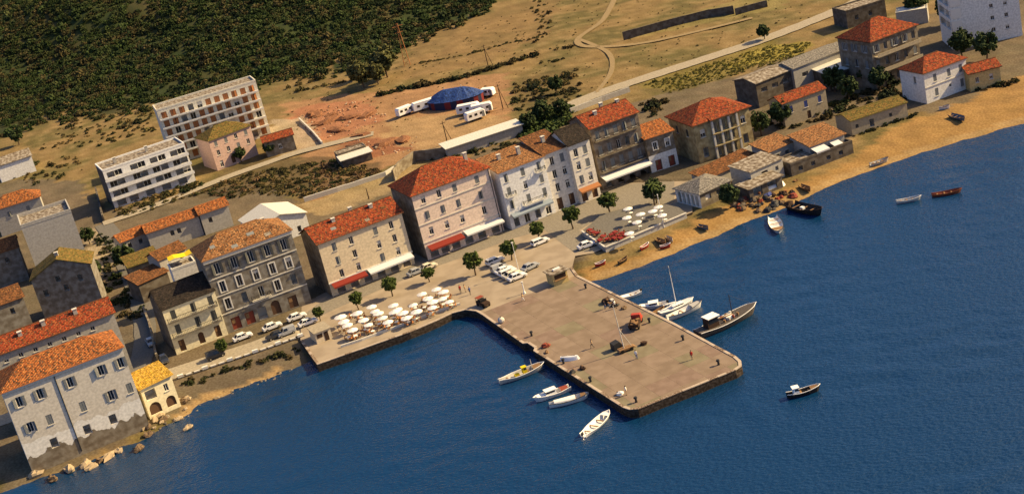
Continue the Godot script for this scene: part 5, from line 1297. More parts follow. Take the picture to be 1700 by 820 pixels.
# ---------- people: one skin round a skeleton ----------
func person_mesh(joints: Array, bones: Array, cell: float) -> Array:       # bones: [joint, joint, r0, r1, colour key]
	var lo := Vector3(-0.55, -0.02, -0.5); var n := Vector3i(int(1.1 / cell), int(1.86 / cell), int(1.0 / cell))
	var f := PackedFloat32Array(); f.resize(n.x * n.y * n.z)
	var own := PackedInt32Array(); own.resize(f.size())
	for k in n.z:
		for j in n.y:
			for i in n.x:
				var p := lo + Vector3(i, j, k) * cell
				var best := 9.0; var acc := 0.0; var bi := 0
				for b in bones.size():
					var A: Vector3 = joints[bones[b][0]]; var B: Vector3 = joints[bones[b][1]]
					var ab := B - A
					var t := clampf((p - A).dot(ab) / maxf(ab.length_squared(), 1e-6), 0, 1)
					var d: float = p.distance_to(A + ab * t) - lerpf(bones[b][2], bones[b][3], t)
					acc += exp(-d * 45.0)
					if d < best: best = d; bi = b
				var q := i + n.x * (j + n.y * k)
				f[q] = -log(acc) / 45.0
				own[q] = bi
	var vid := {}
	var vs := PackedVector3Array(); var who := PackedInt32Array(); var ix := PackedInt32Array()
	for k in n.z - 1:
		for j in n.y - 1:
			for i in n.x - 1:
				var c := Vector3.ZERO; var cnt := 0
				for e in [[0, 0, 0, 1, 0, 0], [0, 1, 0, 1, 1, 0], [0, 0, 1, 1, 0, 1], [0, 1, 1, 1, 1, 1], [0, 0, 0, 0, 1, 0], [1, 0, 0, 1, 1, 0], [0, 0, 1, 0, 1, 1], [1, 0, 1, 1, 1, 1], [0, 0, 0, 0, 0, 1], [1, 0, 0, 1, 0, 1], [0, 1, 0, 0, 1, 1], [1, 1, 0, 1, 1, 1]]:
					var a := f[i + e[0] + n.x * (j + e[1] + n.y * (k + e[2]))]; var b := f[i + e[3] + n.x * (j + e[4] + n.y * (k + e[5]))]
					if (a < 0) != (b < 0):
						c += Vector3(e[0], e[1], e[2]).lerp(Vector3(e[3], e[4], e[5]), a / (a - b)); cnt += 1
				if cnt:
					vid[i + n.x * (j + n.y * k)] = vs.size()
					vs.append(lo + (Vector3(i, j, k) + c / cnt) * cell)
					who.append(own[i + n.x * (j + n.y * k)])
	var sx := 1; var sy := n.x; var sz := n.x * n.y
	for k in range(1, n.z - 1):
		for j in range(1, n.y - 1):
			for i in range(1, n.x - 1):
				var q := i + n.x * (j + n.y * k)
				for ax in [[sx, sy, sz], [sy, sz, sx], [sz, sx, sy]]:
					if (f[q] < 0) != (f[q + ax[0]] < 0):
						var a: int = vid.get(q, -1); var b: int = vid.get(q - ax[1], -1); var c2: int = vid.get(q - ax[1] - ax[2], -1); var d: int = vid.get(q - ax[2], -1)
						if a < 0 or b < 0 or c2 < 0 or d < 0: continue
						if f[q] < 0: ix.append_array([a, c2, b, a, d, c2])
						else: ix.append_array([a, b, c2, a, c2, d])
	return [vs, ix, who]
func build_people() -> void:
	# joints: 0 pelvis 1 chest 2 neck 3 head 4 crown, left arm 5 6 7 8, right arm 9 10 11 12, left leg 13 14 15 16, right leg 17 18 19 20
	var stand := [Vector3(0, 0.95, 0), Vector3(0, 1.32, 0), Vector3(0, 1.5, 0), Vector3(0.02, 1.62, 0), Vector3(0.0, 1.68, 0), Vector3(0, 1.42, 0.18), Vector3(-0.03, 1.13, 0.24), Vector3(0.06, 0.88, 0.25), Vector3(0.09, 0.79, 0.25), Vector3(0, 1.42, -0.18), Vector3(-0.04, 1.13, -0.24), Vector3(0.05, 0.88, -0.25), Vector3(0.08, 0.79, -0.25), Vector3(0, 0.9, 0.09), Vector3(0.02, 0.5, 0.1), Vector3(0, 0.08, 0.11), Vector3(0.16, 0.04, 0.12), Vector3(0, 0.9, -0.09), Vector3(0.02, 0.5, -0.1), Vector3(0, 0.08, -0.11), Vector3(0.16, 0.04, -0.12)]
	var walk := stand.duplicate()
	walk[14] = Vector3(0.2, 0.52, 0.1); walk[15] = Vector3(0.26, 0.09, 0.1); walk[16] = Vector3(0.42, 0.07, 0.1)
	walk[18] = Vector3(-0.06, 0.5, -0.1); walk[19] = Vector3(-0.34, 0.15, -0.1); walk[20] = Vector3(-0.22, 0.04, -0.1)
	walk[6] = Vector3(-0.14, 1.15, 0.24); walk[7] = Vector3(-0.1, 0.9, 0.25); walk[8] = Vector3(-0.06, 0.82, 0.25)
	walk[10] = Vector3(0.1, 1.15, -0.24); walk[11] = Vector3(0.28, 0.97, -0.24); walk[12] = Vector3(0.34, 0.92, -0.23)
	var bones := [[0, 1, 0.15, 0.16, "shirt"], [1, 2, 0.12, 0.06, "shirt"], [2, 3, 0.055, 0.06, "skin"], [3, 4, 0.09, 0.1, "skin"], [5, 6, 0.055, 0.045, "shirt"], [6, 7, 0.042, 0.032, "skin"], [7, 8, 0.036, 0.03, "skin"], [9, 10, 0.055, 0.045, "shirt"], [10, 11, 0.042, 0.032, "skin"], [11, 12, 0.036, 0.03, "skin"], [1, 5, 0.1, 0.06, "shirt"], [1, 9, 0.1, 0.06, "shirt"], [13, 14, 0.085, 0.06, "legs"], [14, 15, 0.055, 0.04, "legs"], [15, 16, 0.045, 0.035, "shoe"], [17, 18, 0.085, 0.06, "legs"], [18, 19, 0.055, 0.04, "legs"], [19, 20, 0.045, 0.035, "shoe"]]
	var shapes := [person_mesh(stand, bones, 0.036), person_mesh(walk, bones, 0.036)]
	var pm := mat(Color.WHITE, 0.85)
	pm.vertex_color_use_as_albedo = true
	var hair := SphereMesh.new(); hair.radius = 0.115; hair.height = 0.2; hair.radial_segments = 12; hair.rings = 6
	var hairm := mat(lin(0.03, 0.02, 0.015), 0.8)
	var tones := {"red": Color(0.5, 0.04, 0.03), "white": Color(0.75, 0.73, 0.68), "blue": Color(0.06, 0.1, 0.25), "tan": Color(0.45, 0.3, 0.16), "dark": Color(0.04, 0.04, 0.045)}
	var list := [[765, 486, 0, "red", "dark", "person in a red top standing near the end of the café", 200], [773, 485, 0, "tan", "tan", "person in tan standing between two others by the café", 80], [781, 489, 1, "blue", "dark", "person in a blue top walking from the café", 150], [984, 578, 1, "tan", "dark", "person in a tan top walking across the middle of the pier", 250], [1150, 597, 0, "red", "tan", "person in a red top and tan trousers near the end of the pier", 200], [1058, 596, 0, "white", "blue", "person in a white shirt beside the hoist", 30], [1041, 656, 0, "white", "tan", "person in white by the nets at the pier corner", 270], [1005, 513, 0, "dark", "blue", "person in dark clothes among the boxes by the moored boats", 60], [1022, 512, 1, "white", "dark", "person in a white shirt walking along the moored boats", 120], [869, 500, 1, "tan", "white", "person in tan and white walking below the parked cars", 100]]
	for e in list:
		var s: Array = shapes[e[2]]
		var cs := PackedColorArray()
		for w in s[0].size():
			var key: String = bones[s[2][w]][4]
			cs.append({"shirt": tones[e[3]], "legs": tones[e[4]], "skin": Color(0.42, 0.24, 0.15), "shoe": Color(0.03, 0.025, 0.02)}[key])
		var p := at_height(e[0], e[1], QUAY)
		var o := thing("person", e[5], "person", p + Vector3(0, 0.01, 0), bearing(e[6]), "people on the quay")
		part("body", smooth_mesh(s[0], s[1], cs), pm, o)
		part("hair", hair, hairm, o, Vector3(-0.015, 1.7, 0))

# ---------- parasols, tables, chairs ----------
func build_cafe() -> void:
	var u := thing("parasol", "white parasol over a café table on the quay", "parasol", Vector3.ZERO, 0, "white parasols of the quay café")
	var st := st_new()
	for i in 8:
		var a := TAU * i / 8; var b := TAU * (i + 1) / 8
		var A := Vector3(cos(a) * 1.35, 2.15, sin(a) * 1.35); var B := Vector3(cos(b) * 1.35, 2.15, sin(b) * 1.35)
		tri(st, Vector3(0, 2.62, 0), B, A); quad(st, A, B, B - Vector3(0, 0.16, 0), A - Vector3(0, 0.16, 0))
	part("canopy", st.commit(), M.canvas_white, u)
	var ps := st_new(); bar(ps, Vector3.ZERO, Vector3(0, 2.6, 0), 0.03, 0.025)
	part("pole", ps.commit(), M.white_paint, u)
	part("foot", cyl(0.28, 0.22, 0.12, 12), M.concrete, u, Vector3(0, 0.06, 0))
	var tb := thing("cafe_table", "round café table under the white parasols", "table", Vector3.ZERO, 0, "tables of the quay café")
	part("tabletop", cyl(0.42, 0.42, 0.04, 14), M.white_paint, tb, Vector3(0, 0.74, 0))
	part("leg", cyl(0.04, 0.04, 0.72, 8), M.iron, tb, Vector3(0, 0.36, 0))
	var rattan := mat(lin(0.40, 0.17, 0.06), 0.8)
	var ch := thing("cafe_chair", "orange-brown café chair by the white parasols", "chair", Vector3.ZERO, 0, "chairs of the quay café")
	part("seat", box(0.44, 0.05, 0.44), rattan, ch, Vector3(0, 0.45, 0))
	part("backrest", box(0.05, 0.42, 0.42), rattan, ch, Vector3(-0.2, 0.7, 0))
	for k in 4: part("leg", box(0.04, 0.43, 0.04), M.iron, ch, Vector3(0.18 if k < 2 else -0.18, 0.215, 0.18 if k % 2 else -0.18))
	var zs := [V(292, 388), V(316, 418), V(342, 440), V(380, 476), V(418, 350), V(462, 402), V(497, 430), V(524, 300), V(550, 330), V(577, 354), V(610, 382), V(648, 415), V(692, 292), V(722, 326), V(762, 352), V(840, 280), V(868, 345), V(906, 202), V(952, 238), V(986, 270), V(984, 302), V(1016, 166), V(1070, 192), V(1062, 236), V(1110, 256), V(790, 385), V(700, 345)]
	var first := true
	for z: Vector2 in zs:
		var p := at_height(500 + z.x / 4.557, 440 + z.y / 4.557, QUAY + 2.3); p.y = QUAY + 0.01
		var t := rng.randf() * TAU
		if first: u.position = p
		else:
			var uc := copy(u, p, t)
			uc.scale = Vector3.ONE * rng.randf_range(0.74, 0.98)
			uc.rotation.x = rng.randf_range(-0.05, 0.05)
		var tp := p + Vector3(cos(t), 0, sin(t)) * 0.55
		if first: tb.position = tp
		else: copy(tb, tp, t)
		for k in 4:
			var a := t + PI / 4 + k * PI / 2
			var cp := tp + Vector3(cos(a), 0, -sin(a)) * 0.78
			if first and k == 0: ch.position = cp; ch.rotation.y = a + PI
			else: copy(ch, cp, a + PI + rng.randf_range(-0.3, 0.3))
		first = false
	# loose tables toward the water, without parasols
	for z: Vector2 in [V(410, 540), V(360, 545), V(540, 500), V(480, 490), V(660, 460), V(590, 445), V(720, 430), V(770, 400), V(830, 390), V(930, 320), V(1130, 285), V(1030, 320), V(440, 365), V(380, 380)]:
		var p := at_height(500 + z.x / 4.557, 440 + z.y / 4.557, QUAY + 0.7); p.y = QUAY + 0.01
		copy(tb, p, 0, "bare café table in the sun between the white parasols", "bare tables of the quay café")
		for k in 3:
			var a := rng.randf() + k * 2.1
			copy(ch, p + Vector3(cos(a), 0, -sin(a)) * 0.78, a + PI, "orange-brown café chair at a table without parasol", "chairs at the bare tables")
	# parapet and planters in front of the café
	var pr := thing("cafe_parapet", "low pale parapet between the café and the water", "wall", Vector3.ZERO)
	var line := [V(566, 577), V(600, 566), V(640, 551), V(680, 537), V(720, 521), V(764, 506)]
	for i in line.size() - 1:
		var a := at_height(line[i].x, line[i].y, QUAY); var b := at_height(line[i + 1].x, line[i + 1].y, QUAY)
		var n := 4
		for k in n:
			part("block", box(snappedf(a.distance_to(b) / n - 0.02, 0.05), 0.5, 0.35), M.trim, pr, a.lerp(b, (k + 0.5) / n) + Vector3(0, 0.25, 0), Vector3(0, atan2(-(b - a).z, (b - a).x), 0))
	var hp := at_height(539, 566, QUAY)
	var hut := thing("cafe_hut", "beige flat-roofed hut at the end of the café terrace", "hut", hp, bearing(68))
	part("wall", box(3.4, 2.3, 4.2), M.beige, hut, Vector3(0, 1.15, -2.0))
	part("roof", box(3.9, 0.16, 4.8), M.dirtroad, hut, Vector3(0, 2.39, -2.0))
	part("door", box(0.9, 1.9, 0.06), M.wood_dark, hut, Vector3(0.6, 0.97, 0.12))
	part("hatch", box(1.2, 0.8, 0.06), M.wood_dark, hut, Vector3(-0.8, 1.5, 0.12))
	# raised terrace restaurant by the beach
	var tp := [V(966, 384), V(1005, 411), V(1060, 388), V(1140, 354), V(1120, 338), V(1040, 345), V(1000, 355)]
	var poly := PackedVector2Array()
	for v in tp:
		var q := at_height(v.x, v.y, QUAY + 1.0); poly.append(Vector2(q.x, q.y if false else q.z))
	var tops := st_new(); var sides := st_new()
	sheet(poly, QUAY + 1.0, -0.5, tops, sides)
	var ter := thing("raised_terrace", "raised stone terrace with pale coping above the dinghies", "terrace", Vector3.ZERO)
	part("paving", tops.commit(), M.asphalt, ter)
	part("retaining_wall", sides.commit(), M.cement, ter)
	for i in [0, 1, 2]:
		var a := Vector3(poly[i].x, 0, poly[i].y); var b := Vector3(poly[i + 1].x, 0, poly[i + 1].y)
		var n := int(a.distance_to(b) / 1.5)
		for k in n:
			part("coping_stone", box(snappedf(a.distance_to(b) / n - 0.03, 0.05), 0.22, 0.4), M.trim, ter, a.lerp(b, (k + 0.5) / n) + Vector3(0, QUAY + 1.1, 0), Vector3(0, atan2(-(b - a).z, (b - a).x), 0))
	var redm := mat(lin(0.20, 0.024, 0.022), 0.85)
	var rt := thing("restaurant_table", "table with red cloth on the raised terrace", "table", Vector3.ZERO, 0, "red tables on the raised terrace")
	part("cloth", frustum(-0.55, 0.55, 1.1, 0.45, -0.48, 0.48, 0.96, 0.76), redm, rt)
	part("leg", cyl(0.05, 0.05, 0.5, 8), M.iron, rt, Vector3(0, 0.25, 0))
	first = true
	for z: Vector2 in [V(452, 352), V(490, 372), V(520, 392), V(548, 362), V(572, 345), V(566, 384), V(592, 368), V(616, 352), V(606, 384), V(640, 366), V(400, 330), V(425, 345), V(470, 398)]:
		var q := at_height(880 + z.x / 4.05, 300 + z.y / 4.05, QUAY + 1.6); q.y = QUAY + 1.01
		if first: rt.position = q
		else: copy(rt, q, rng.randf())
		for k in 2:
			var a := rng.randf() + k * PI
			copy(ch, q + Vector3(cos(a), 0, -sin(a)) * 0.85, a + PI, "chair at a red-clothed table on the raised terrace", "chairs on the raised terrace")
		first = false
	for z: Vector2 in [V(655, 172), V(648, 232), V(740, 208), V(716, 262), V(822, 188), V(860, 160), V(886, 216), V(664, 336), V(560, 240)]:
		var q := at_height(880 + z.x / 4.05, 300 + z.y / 4.05, QUAY + 3.3); q.y = QUAY + 1.01
		if z.x == 560: continue
		var uq := copy(u, q, rng.randf(), "white parasol on the raised terrace by the beach", "white parasols on the raised terrace")
		uq.scale = Vector3.ONE * 0.8
		copy(tb, q + Vector3(0.5, 0, 0.2), 0, "small white table under a parasol on the raised terrace", "white tables on the raised terrace")

# ---------- scattered things ----------
func blob(sd: int, r: Vector3, rough: float) -> ArrayMesh:       # a faceted stone or heap
	var n := FastNoiseLite.new(); n.seed = sd; n.frequency = 0.9
	var st := st_new()
	var N := 9; var K := 6
	var f := func(i: int, j: int) -> Vector3:
		var a := TAU * (i % N) / N; var b := PI * j / K
		var d := Vector3(cos(a) * sin(b), cos(b), sin(a) * sin(b))
		return d * r * (1.0 + rough * n.get_noise_3dv(d * 1.6 + Vector3(sd, 0, 0)))
	for j in K:
		for i in N:
			var a: Vector3 = f.call(i, j); var b: Vector3 = f.call(i + 1, j); var c: Vector3 = f.call(i + 1, j + 1); var d: Vector3 = f.call(i, j + 1)
			if j > 0: tri(st, a, b, c)
			if j < K - 1: tri(st, a, c, d)
	return st.commit()
func garden_wall(label: String, px: Array, h: float, m: Material, piece := 2.5) -> void:
	var first := on_ground(px[0].x, px[0].y)
	var t := thing("garden_wall", label, "wall", Vector3(first.x, 0, first.z))
	for i in px.size() - 1:
		var a := on_ground(px[i].x, px[i].y); var b := on_ground(px[i + 1].x, px[i + 1].y)
		var n := maxi(1, int(a.distance_to(b) / piece))
		for k in n:
			var p := a.lerp(b, (k + 0.5) / n)
			p.y = ground(p.x, p.z) + h / 2 - 0.3
			part("wall_section", box(snappedf(a.distance_to(b) / n, 0.05), h + 0.6, 0.45), m, t, p - t.position + Vector3(0, rng.randf_range(-0.06, 0.06), 0), Vector3(0, atan2(-(b - a).z, (b - a).x), 0))
func build_small() -> void:
	var bol := thing("bollard", "dark iron mooring bollard on the pier edge", "bollard", Vector3.ZERO, 0, "mooring bollards on the pier")
	part("post", cyl(0.22, 0.18, 0.8, 12), M.iron, bol, Vector3(0, 0.4, 0))
	part("head", cyl(0.34, 0.28, 0.25, 12), M.iron, bol, Vector3(0.04, 0.88, 0))
	var bs := [V(883, 558), V(936, 604), V(1057, 668), V(1194, 606), V(1135, 565), V(1079, 536), V(973, 479), V(981, 634)]
	for i in bs.size():
		var p := at_height(bs[i].x, bs[i].y, QUAY)
		if i == 0: bol.position = p
		else: copy(bol, p, i)
	var heap := ["pile of reddish nets near the jetty notch", "coil of dark rope between two bollards", "heap of brown nets on the pier edge", "low heap of tan nets at the pier corner", "dark box heap in the middle of the pier", "stack of fish boxes by the moored boats", "heap of dark gear beside the fish boxes", "small pile of nets at the pier edge by the boats", "little tan heap below the reddish nets"]
	var hp := [[906, 576, 0.9, M.shutter_red], [951, 619, 0.7, M.iron], [968, 613, 0.7, M.wood_dark], [1030, 655, 0.7, M.canvas_white], [1070, 572, 0.8, M.wood_dark], [1008, 503, 1.2, M.wood_dark], [1022, 508, 0.8, M.iron], [1036, 513, 0.6, M.rock], [908, 586, 0.5, M.wood]]
	for i in hp.size():
		var p := at_height(hp[i][0], hp[i][1], QUAY)
		var s: float = hp[i][2]
		var t := thing("net_pile", heap[i], "nets", p, i)
		part("heap", blob(i + 3, Vector3(1.0, 0.55, 0.8) * s, 0.6), hp[i][3], t, Vector3(0, 0.3 * s, 0))
		part("float", blob(i + 33, Vector3(0.18, 0.15, 0.18), 0.2), M.wood, t, Vector3(0.5 * s, 0.75 * s, 0.1))
		if i == 5:
			for k in 5: part("fish_box", box(0.9, 0.3, 0.6), [M.wood, M.trim, M.wood_dark][k % 3], t, Vector3(1.2 + 0.3 * (k % 2), 0.16 + 0.31 * (k / 2), -0.7 + 0.7 * (k % 2)))
	var ud := at_height(947, 597, QUAY)
	var up := thing("upturned_dinghy", "white dinghy lying upside down on the pier", "boat", ud + Vector3(0, 0.5, 0), bearing(110))
	var hl := part("hull", hull_mesh(3.4, 1.4, 0.45, 0.3, 0.75, 0.08, 0.05), M.white_paint, up)
	hl.rotation.x = PI
	part("keel", box(2.6, 0.06, 0.06), M.wood, up, Vector3(-0.2, 0.32, 0))
	var bp := at_height(833, 536, QUAY)
	var buoy := thing("mooring_buoy", "round pale buoy on the pier edge near the jeep", "buoy", bp)
	part("float", blob(91, Vector3(0.7, 0.65, 0.7), 0.08), M.trim, buoy, Vector3(0, 0.6, 0))
	part("ring", cyl(0.15, 0.15, 0.12, 10), M.iron, buoy, Vector3(0, 1.28, 0))
	# lamp post and white pedestal among the cars
	var lampx := [[871, 487, 2.2, "short white lantern pedestal beside the tight row of cars"], [862, 452, 6.5, "slim street lamp standing between the parked cars"]]
	for e in lampx:
		var t := thing("street_lamp", e[3], "street lamp", at_height(e[0], e[1], QUAY))
		part("base", cyl(0.3, 0.22, 0.4, 10), M.white_paint, t, Vector3(0, 0.2, 0))
		part("post", cyl(0.12 if e[2] < 3 else 0.07, 0.1 if e[2] < 3 else 0.05, e[2], 8), M.white_paint, t, Vector3(0, e[2] / 2, 0))
		part("lantern", cyl(0.14, 0.26, 0.4, 8), M.frame, t, Vector3(0, e[2] + 0.2, 0))
	var pp := at_height(1110, 398, QUAY)
	var pl := thing("flagpole", "thin white pole beside the raised terrace parasols", "pole", Vector3(on_ground(1103, 378).x, QUAY, on_ground(1103, 378).z))
	part("shaft", cyl(0.08, 0.05, 7.5, 8), M.white_paint, pl, Vector3(0, 3.75, 0))
	part("finial", cyl(0.12, 0.12, 0.15, 8), M.white_paint, pl, Vector3(0, 7.55, 0))
	# telegraph poles and pylon
	for e in [[743, 238, 6.5, "wooden telegraph pole with strut before the fairground"], [835, 180, 7.5, "wooden telegraph pole beside the circus tent"], [810, 108, 7.0, "wooden telegraph pole in the upper field"], [612, 330, 3.0, "short post in the sunlit yard"]]:
		var t := thing("telegraph_pole", e[3], "pole", on_ground(e[0], e[1]))
		var s := st_new()
		bar(s, Vector3(0, -0.5, 0), Vector3(0, e[2], 0), 0.16, 0.1, 7)
		part("pole", s.commit(), M.wood_dark, t)
		if e[2] > 6.0:
			part("crossarm", box(1.6, 0.12, 0.12), M.wood_dark, t, Vector3(0, e[2] - 0.5, 0), Vector3(0, 0.5, 0))
			var s2 := st_new(); bar(s2, Vector3(1.6, -0.3, 0.4), Vector3(0, e[2] * 0.85, 0), 0.11, 0.08)
			part("strut", s2.commit(), M.wood_dark, t)
	var py := thing("pylon", "rusty lattice pylon at the edge of the scrub hill", "pylon", on_ground(676, 108))
	var ls := st_new()
	var H := 15.0
	for i in 4:
		var a := Vector3(1.1 if i % 2 else -1.1, -0.5, 1.1 if i < 2 else -1.1); bar(ls, a, Vector3(a.x * 0.15, H, a.z * 0.15), 0.09, 0.07, 4)
	for k in 9:
		var y0 := H * k / 9.0; var y1 := H * (k + 1) / 9.0
		var r0 := 1.1 * (1 - 0.85 * k / 9.0); var r1 := 1.1 * (1 - 0.85 * (k + 1) / 9.0)
		for i in 4:
			var c := [Vector3(-1, 0, -1), Vector3(1, 0, -1), Vector3(1, 0, 1), Vector3(-1, 0, 1)]
			bar(ls, c[i] * r0 + Vector3(0, y0, 0), c[(i + 1) % 4] * r1 + Vector3(0, y1, 0), 0.05, 0.05, 4)
	part("lattice", ls.commit(), M.shutter_brown, py)
	for k in 2: part("crossarm", box(4.0 - k, 0.15, 0.15), M.shutter_brown, py, Vector3(0, H - 1.0 - 2.2 * k, 0), Vector3(0, 0.4, 0))
	# walls
	garden_wall("long dark dry-stone wall across the upper field", [V(1036, 66), V(1100, 48), V(1180, 28), V(1220, 22)], 2.6, M.darkstone, 4.0)
	garden_wall("continuation of the dark field wall beyond its gap", [V(1222, 24), V(1275, 10)], 2.0, M.darkstone, 4.0)
	garden_wall("grey wall along the near side of the upper road", [V(948, 188), V(1000, 168), V(1046, 152)], 1.4, M.cement)
	garden_wall("grey yard wall behind the pale pink house", [V(690, 268), V(740, 262), V(760, 258)], 3.0, M.stone)
	garden_wall("wall of the sunlit yard beside the beige house", [V(655, 300), V(665, 286), V(690, 268)], 3.0, M.stone)
	garden_wall("pale wall of the yard below the red earth", [V(505, 335), V(560, 318), V(640, 292), V(655, 282)], 1.2, M.trim)
	garden_wall("white-capped wall along the back of the huts", [V(1210, 268), V(1262, 245)], 1.5, M.cement)
	garden_wall("dark wall along the shaded side street", [V(262, 600), V(250, 545), V(240, 520)], 1.8, M.stone)
	garden_wall("wall beside the lane near the apartment block", [V(160, 320), V(172, 368)], 2.0, M.darkstone)
	garden_wall("pale wall along the tent ground", [V(497, 200), V(520, 222), V(535, 240)], 0.9, M.trim)
	# sea wall blocks before the cream house
	var sw := thing("sea_wall", "dark sea wall with white blocks along the road before the cream house", "wall", Vector3.ZERO)
	var wl := [V(292, 628), V(360, 605), V(430, 582), V(504, 556)]
	var cnt := 0
	for i in wl.size() - 1:
		var a := at_height(wl[i].x, wl[i].y, 1.7); var b := at_height(wl[i + 1].x, wl[i + 1].y, 1.7)
		var n := int(a.distance_to(b) / 1.6)
		for k in n:
			var p := a.lerp(b, (k + 0.5) / n); var ry := atan2(-(b - a).z, (b - a).x)
			part("wall_section", box(1.62, 2.6, 0.5), M.darkstone, sw, Vector3(p.x, 0.35, p.z), Vector3(0, ry, 0))
			var up2 := 0.55 if cnt % 3 == 0 else 0.22
			part("coping_block", box(1.2, up2, 0.55), M.trim if cnt % 3 else M.white, sw, Vector3(p.x, 1.65 + up2 / 2, p.z), Vector3(0, ry, 0))
			cnt += 1
	# rocks at the palace foot
	var rocks := [V(86, 795), V(114, 779), V(140, 771), V(164, 765), V(180, 757), V(196, 748), V(228, 745), V(312, 709), V(150, 775), V(244, 722), V(60, 790)]
	for i in 26: rocks.append(V(rng.randf_range(236, 312), 0))
	for i in rocks.size():
		var v: Vector2 = rocks[i]
		if v.y == 0: v.y = 704 - (v.x - 236) * 0.32 + rng.randf_range(-16, 14)
		var p := at_height(v.x, v.y, 0.2)
		var s := rng.randf_range(0.8, 1.3) if i < 11 else rng.randf_range(0.35, 0.85)
		p.y = maxf(ground(p.x, p.z), -0.1) + 0.15
		var o := part("boulder", blob(100 + i % 9, Vector3(1.3, 0.7, 0.9), 0.9), M.rock_pale if i % 3 else M.rock, null, p, Vector3(rng.randf_range(-0.3, 0.3), rng.randf() * TAU, 0))
		o.scale = Vector3.ONE * s
		if i < 11: tag(o, "pale angular boulder in the water below the palace", "rock", "boulders below the palace")
		else: tag(o, "tumbled rock in the heap beside the yellow-roofed annex", "rock", "rock heap beside the annex")
	var mixpx := [V(1215, 335), V(1320, 318), V(1320, 345), V(1280, 352), V(1230, 350)]
	var spots := within(mixpx, 38)
	for i in spots.size():
		var o := part("rubble_stone", blob(120 + i % 9, Vector3(0.9, 0.6, 0.7), 0.8), [M.darkstone, M.rock, M.wood_dark, M.shutter_red, M.iron][i % 5], null, spots[i] + Vector3(0, 0.1, 0), Vector3(0, i, 0))
		o.scale = Vector3.ONE * rng.randf_range(0.5, 1.3)
		tag(o, "dark piece of rubble in the heap on the beach below the stepped house", "rubble", "rubble heap on the beach")
	var earthm := mat(lin(0.33, 0.165, 0.09), 0.97, M.blot, 0.3)
	var earth := [[530, 205], [545, 200], [560, 215], [580, 195], [610, 190], [520, 190], [590, 240], [640, 238], [670, 232], [600, 225], [550, 190]]
	for i in earth.size():
		var p := on_ground(earth[i][0], earth[i][1])
		var o := part("earth_mound", blob(140 + i, Vector3(4.5, 0.9, 2.6), 0.7), earthm, null, p, Vector3(0, i, 0))
		o.scale = Vector3.ONE * rng.randf_range(0.5, 1.1)
		tag(o, "heap of red earth on the building ground", "earth", "red earth heaps")
	# canopy on the roof terrace
	building({n = "roof_terrace_house", lab = "small white house with roof terrace behind the black roof", l = V(284, 450), r = V(324, 436), h = 9.5, dep = 5, roof = "flat", rh = 0.5, rm = "sheet_grey", wall = "white"})
	var rh := get_node("roof_terrace_house") as Node3D
	var cp := thing("yellow_canopy", "bright yellow canvas canopy on a roof terrace beside the grey house", "canopy", rh.position + Vector3(0, 9.5, 0), rh.rotation.y)
	var cs := st_new()
	for i in 4:
		for j in 4:
			var f := func(a: int, b: int) -> Vector3: return Vector3(0.3 + 1.35 * a, 2.0 + 0.25 * sin(a * 1.7) + 0.3 * cos(b * 1.3), -0.3 - 1.0 * b)
			quad(cs, f.call(i, j), f.call(i + 1, j), f.call(i + 1, j + 1), f.call(i, j + 1))
	part("canvas", cs.commit(), M.canvas_yellow, cp)
	for k in 4: part("pole", cyl(0.04, 0.04, 2.1, 6), M.iron, cp, Vector3(0.4 if k < 2 else 5.6, 1.05, -0.4 if k % 2 else -4.1))
	# clutter on the sand below the stepped house
	var cl := [["oil_drum", "rusty oil drum beside the flat shelter", "drum", V(1262, 325)], ["oil_drum", "rusty oil drum near the black barge", "drum", V(1306, 322)], ["fish_crate", "wooden crate on the sand by the rubble", "crate", V(1246, 338)], ["fish_crate", "wooden crate between the shelter and the rubble", "crate", V(1272, 318)], ["fish_crate", "wooden crate under the stone terrace", "crate", V(1322, 300)]]
	for e in cl:
		var t := thing(e[0], e[1], e[2], on_ground(e[3].x, e[3].y), rng.randf())
		if e[0] == "oil_drum":
			part("barrel", cyl(0.32, 0.32, 0.9, 14), M.shutter_brown, t, Vector3(0, 0.45, 0))
			for k in 2: part("rim", cyl(0.34, 0.34, 0.05, 14), M.iron, t, Vector3(0, 0.3 + 0.3 * k, 0))
		else:
			for k in 4: part("plank", box(1.1, 0.18, 0.05) if k < 2 else box(0.05, 0.18, 0.7), M.wood, t, Vector3(0 if k < 2 else (0.55 if k == 2 else -0.55), 0.12, (0.37 if k == 0 else -0.37) if k < 2 else 0.0))
			part("bottom", box(1.05, 0.04, 0.7), M.wood, t, Vector3(0, 0.03, 0))
	var wp := on_ground(1287, 312)
	var wb := thing("upturned_boat", "white boat upside down before the stepped concrete house", "boat", wp + Vector3(0, 0.55, 0), bearing(70))
	var wh := part("hull", hull_mesh(5.0, 1.8, 0.5, 0.35, 0.7, 0.08, 0.05), M.white_paint, wb)
	wh.rotation.x = PI
	part("keel", box(3.8, 0.07, 0.07), M.wood, wb, Vector3(-0.3, 0.37, 0))
	var tpn := thing("tarpaulin", "blue tarpaulin over a heap by the shelter", "tarpaulin", on_ground(1277, 326), 0.6)
	part("sheet", blob(77, Vector3(1.3, 0.7, 0.9), 0.5), M.shutter_blue, tpn, Vector3(0, 0.2, 0))
	part("rope", cyl(1.0, 1.0, 0.05, 16), M.trim, tpn, Vector3(0, 0.3, 0))
	build_fair()
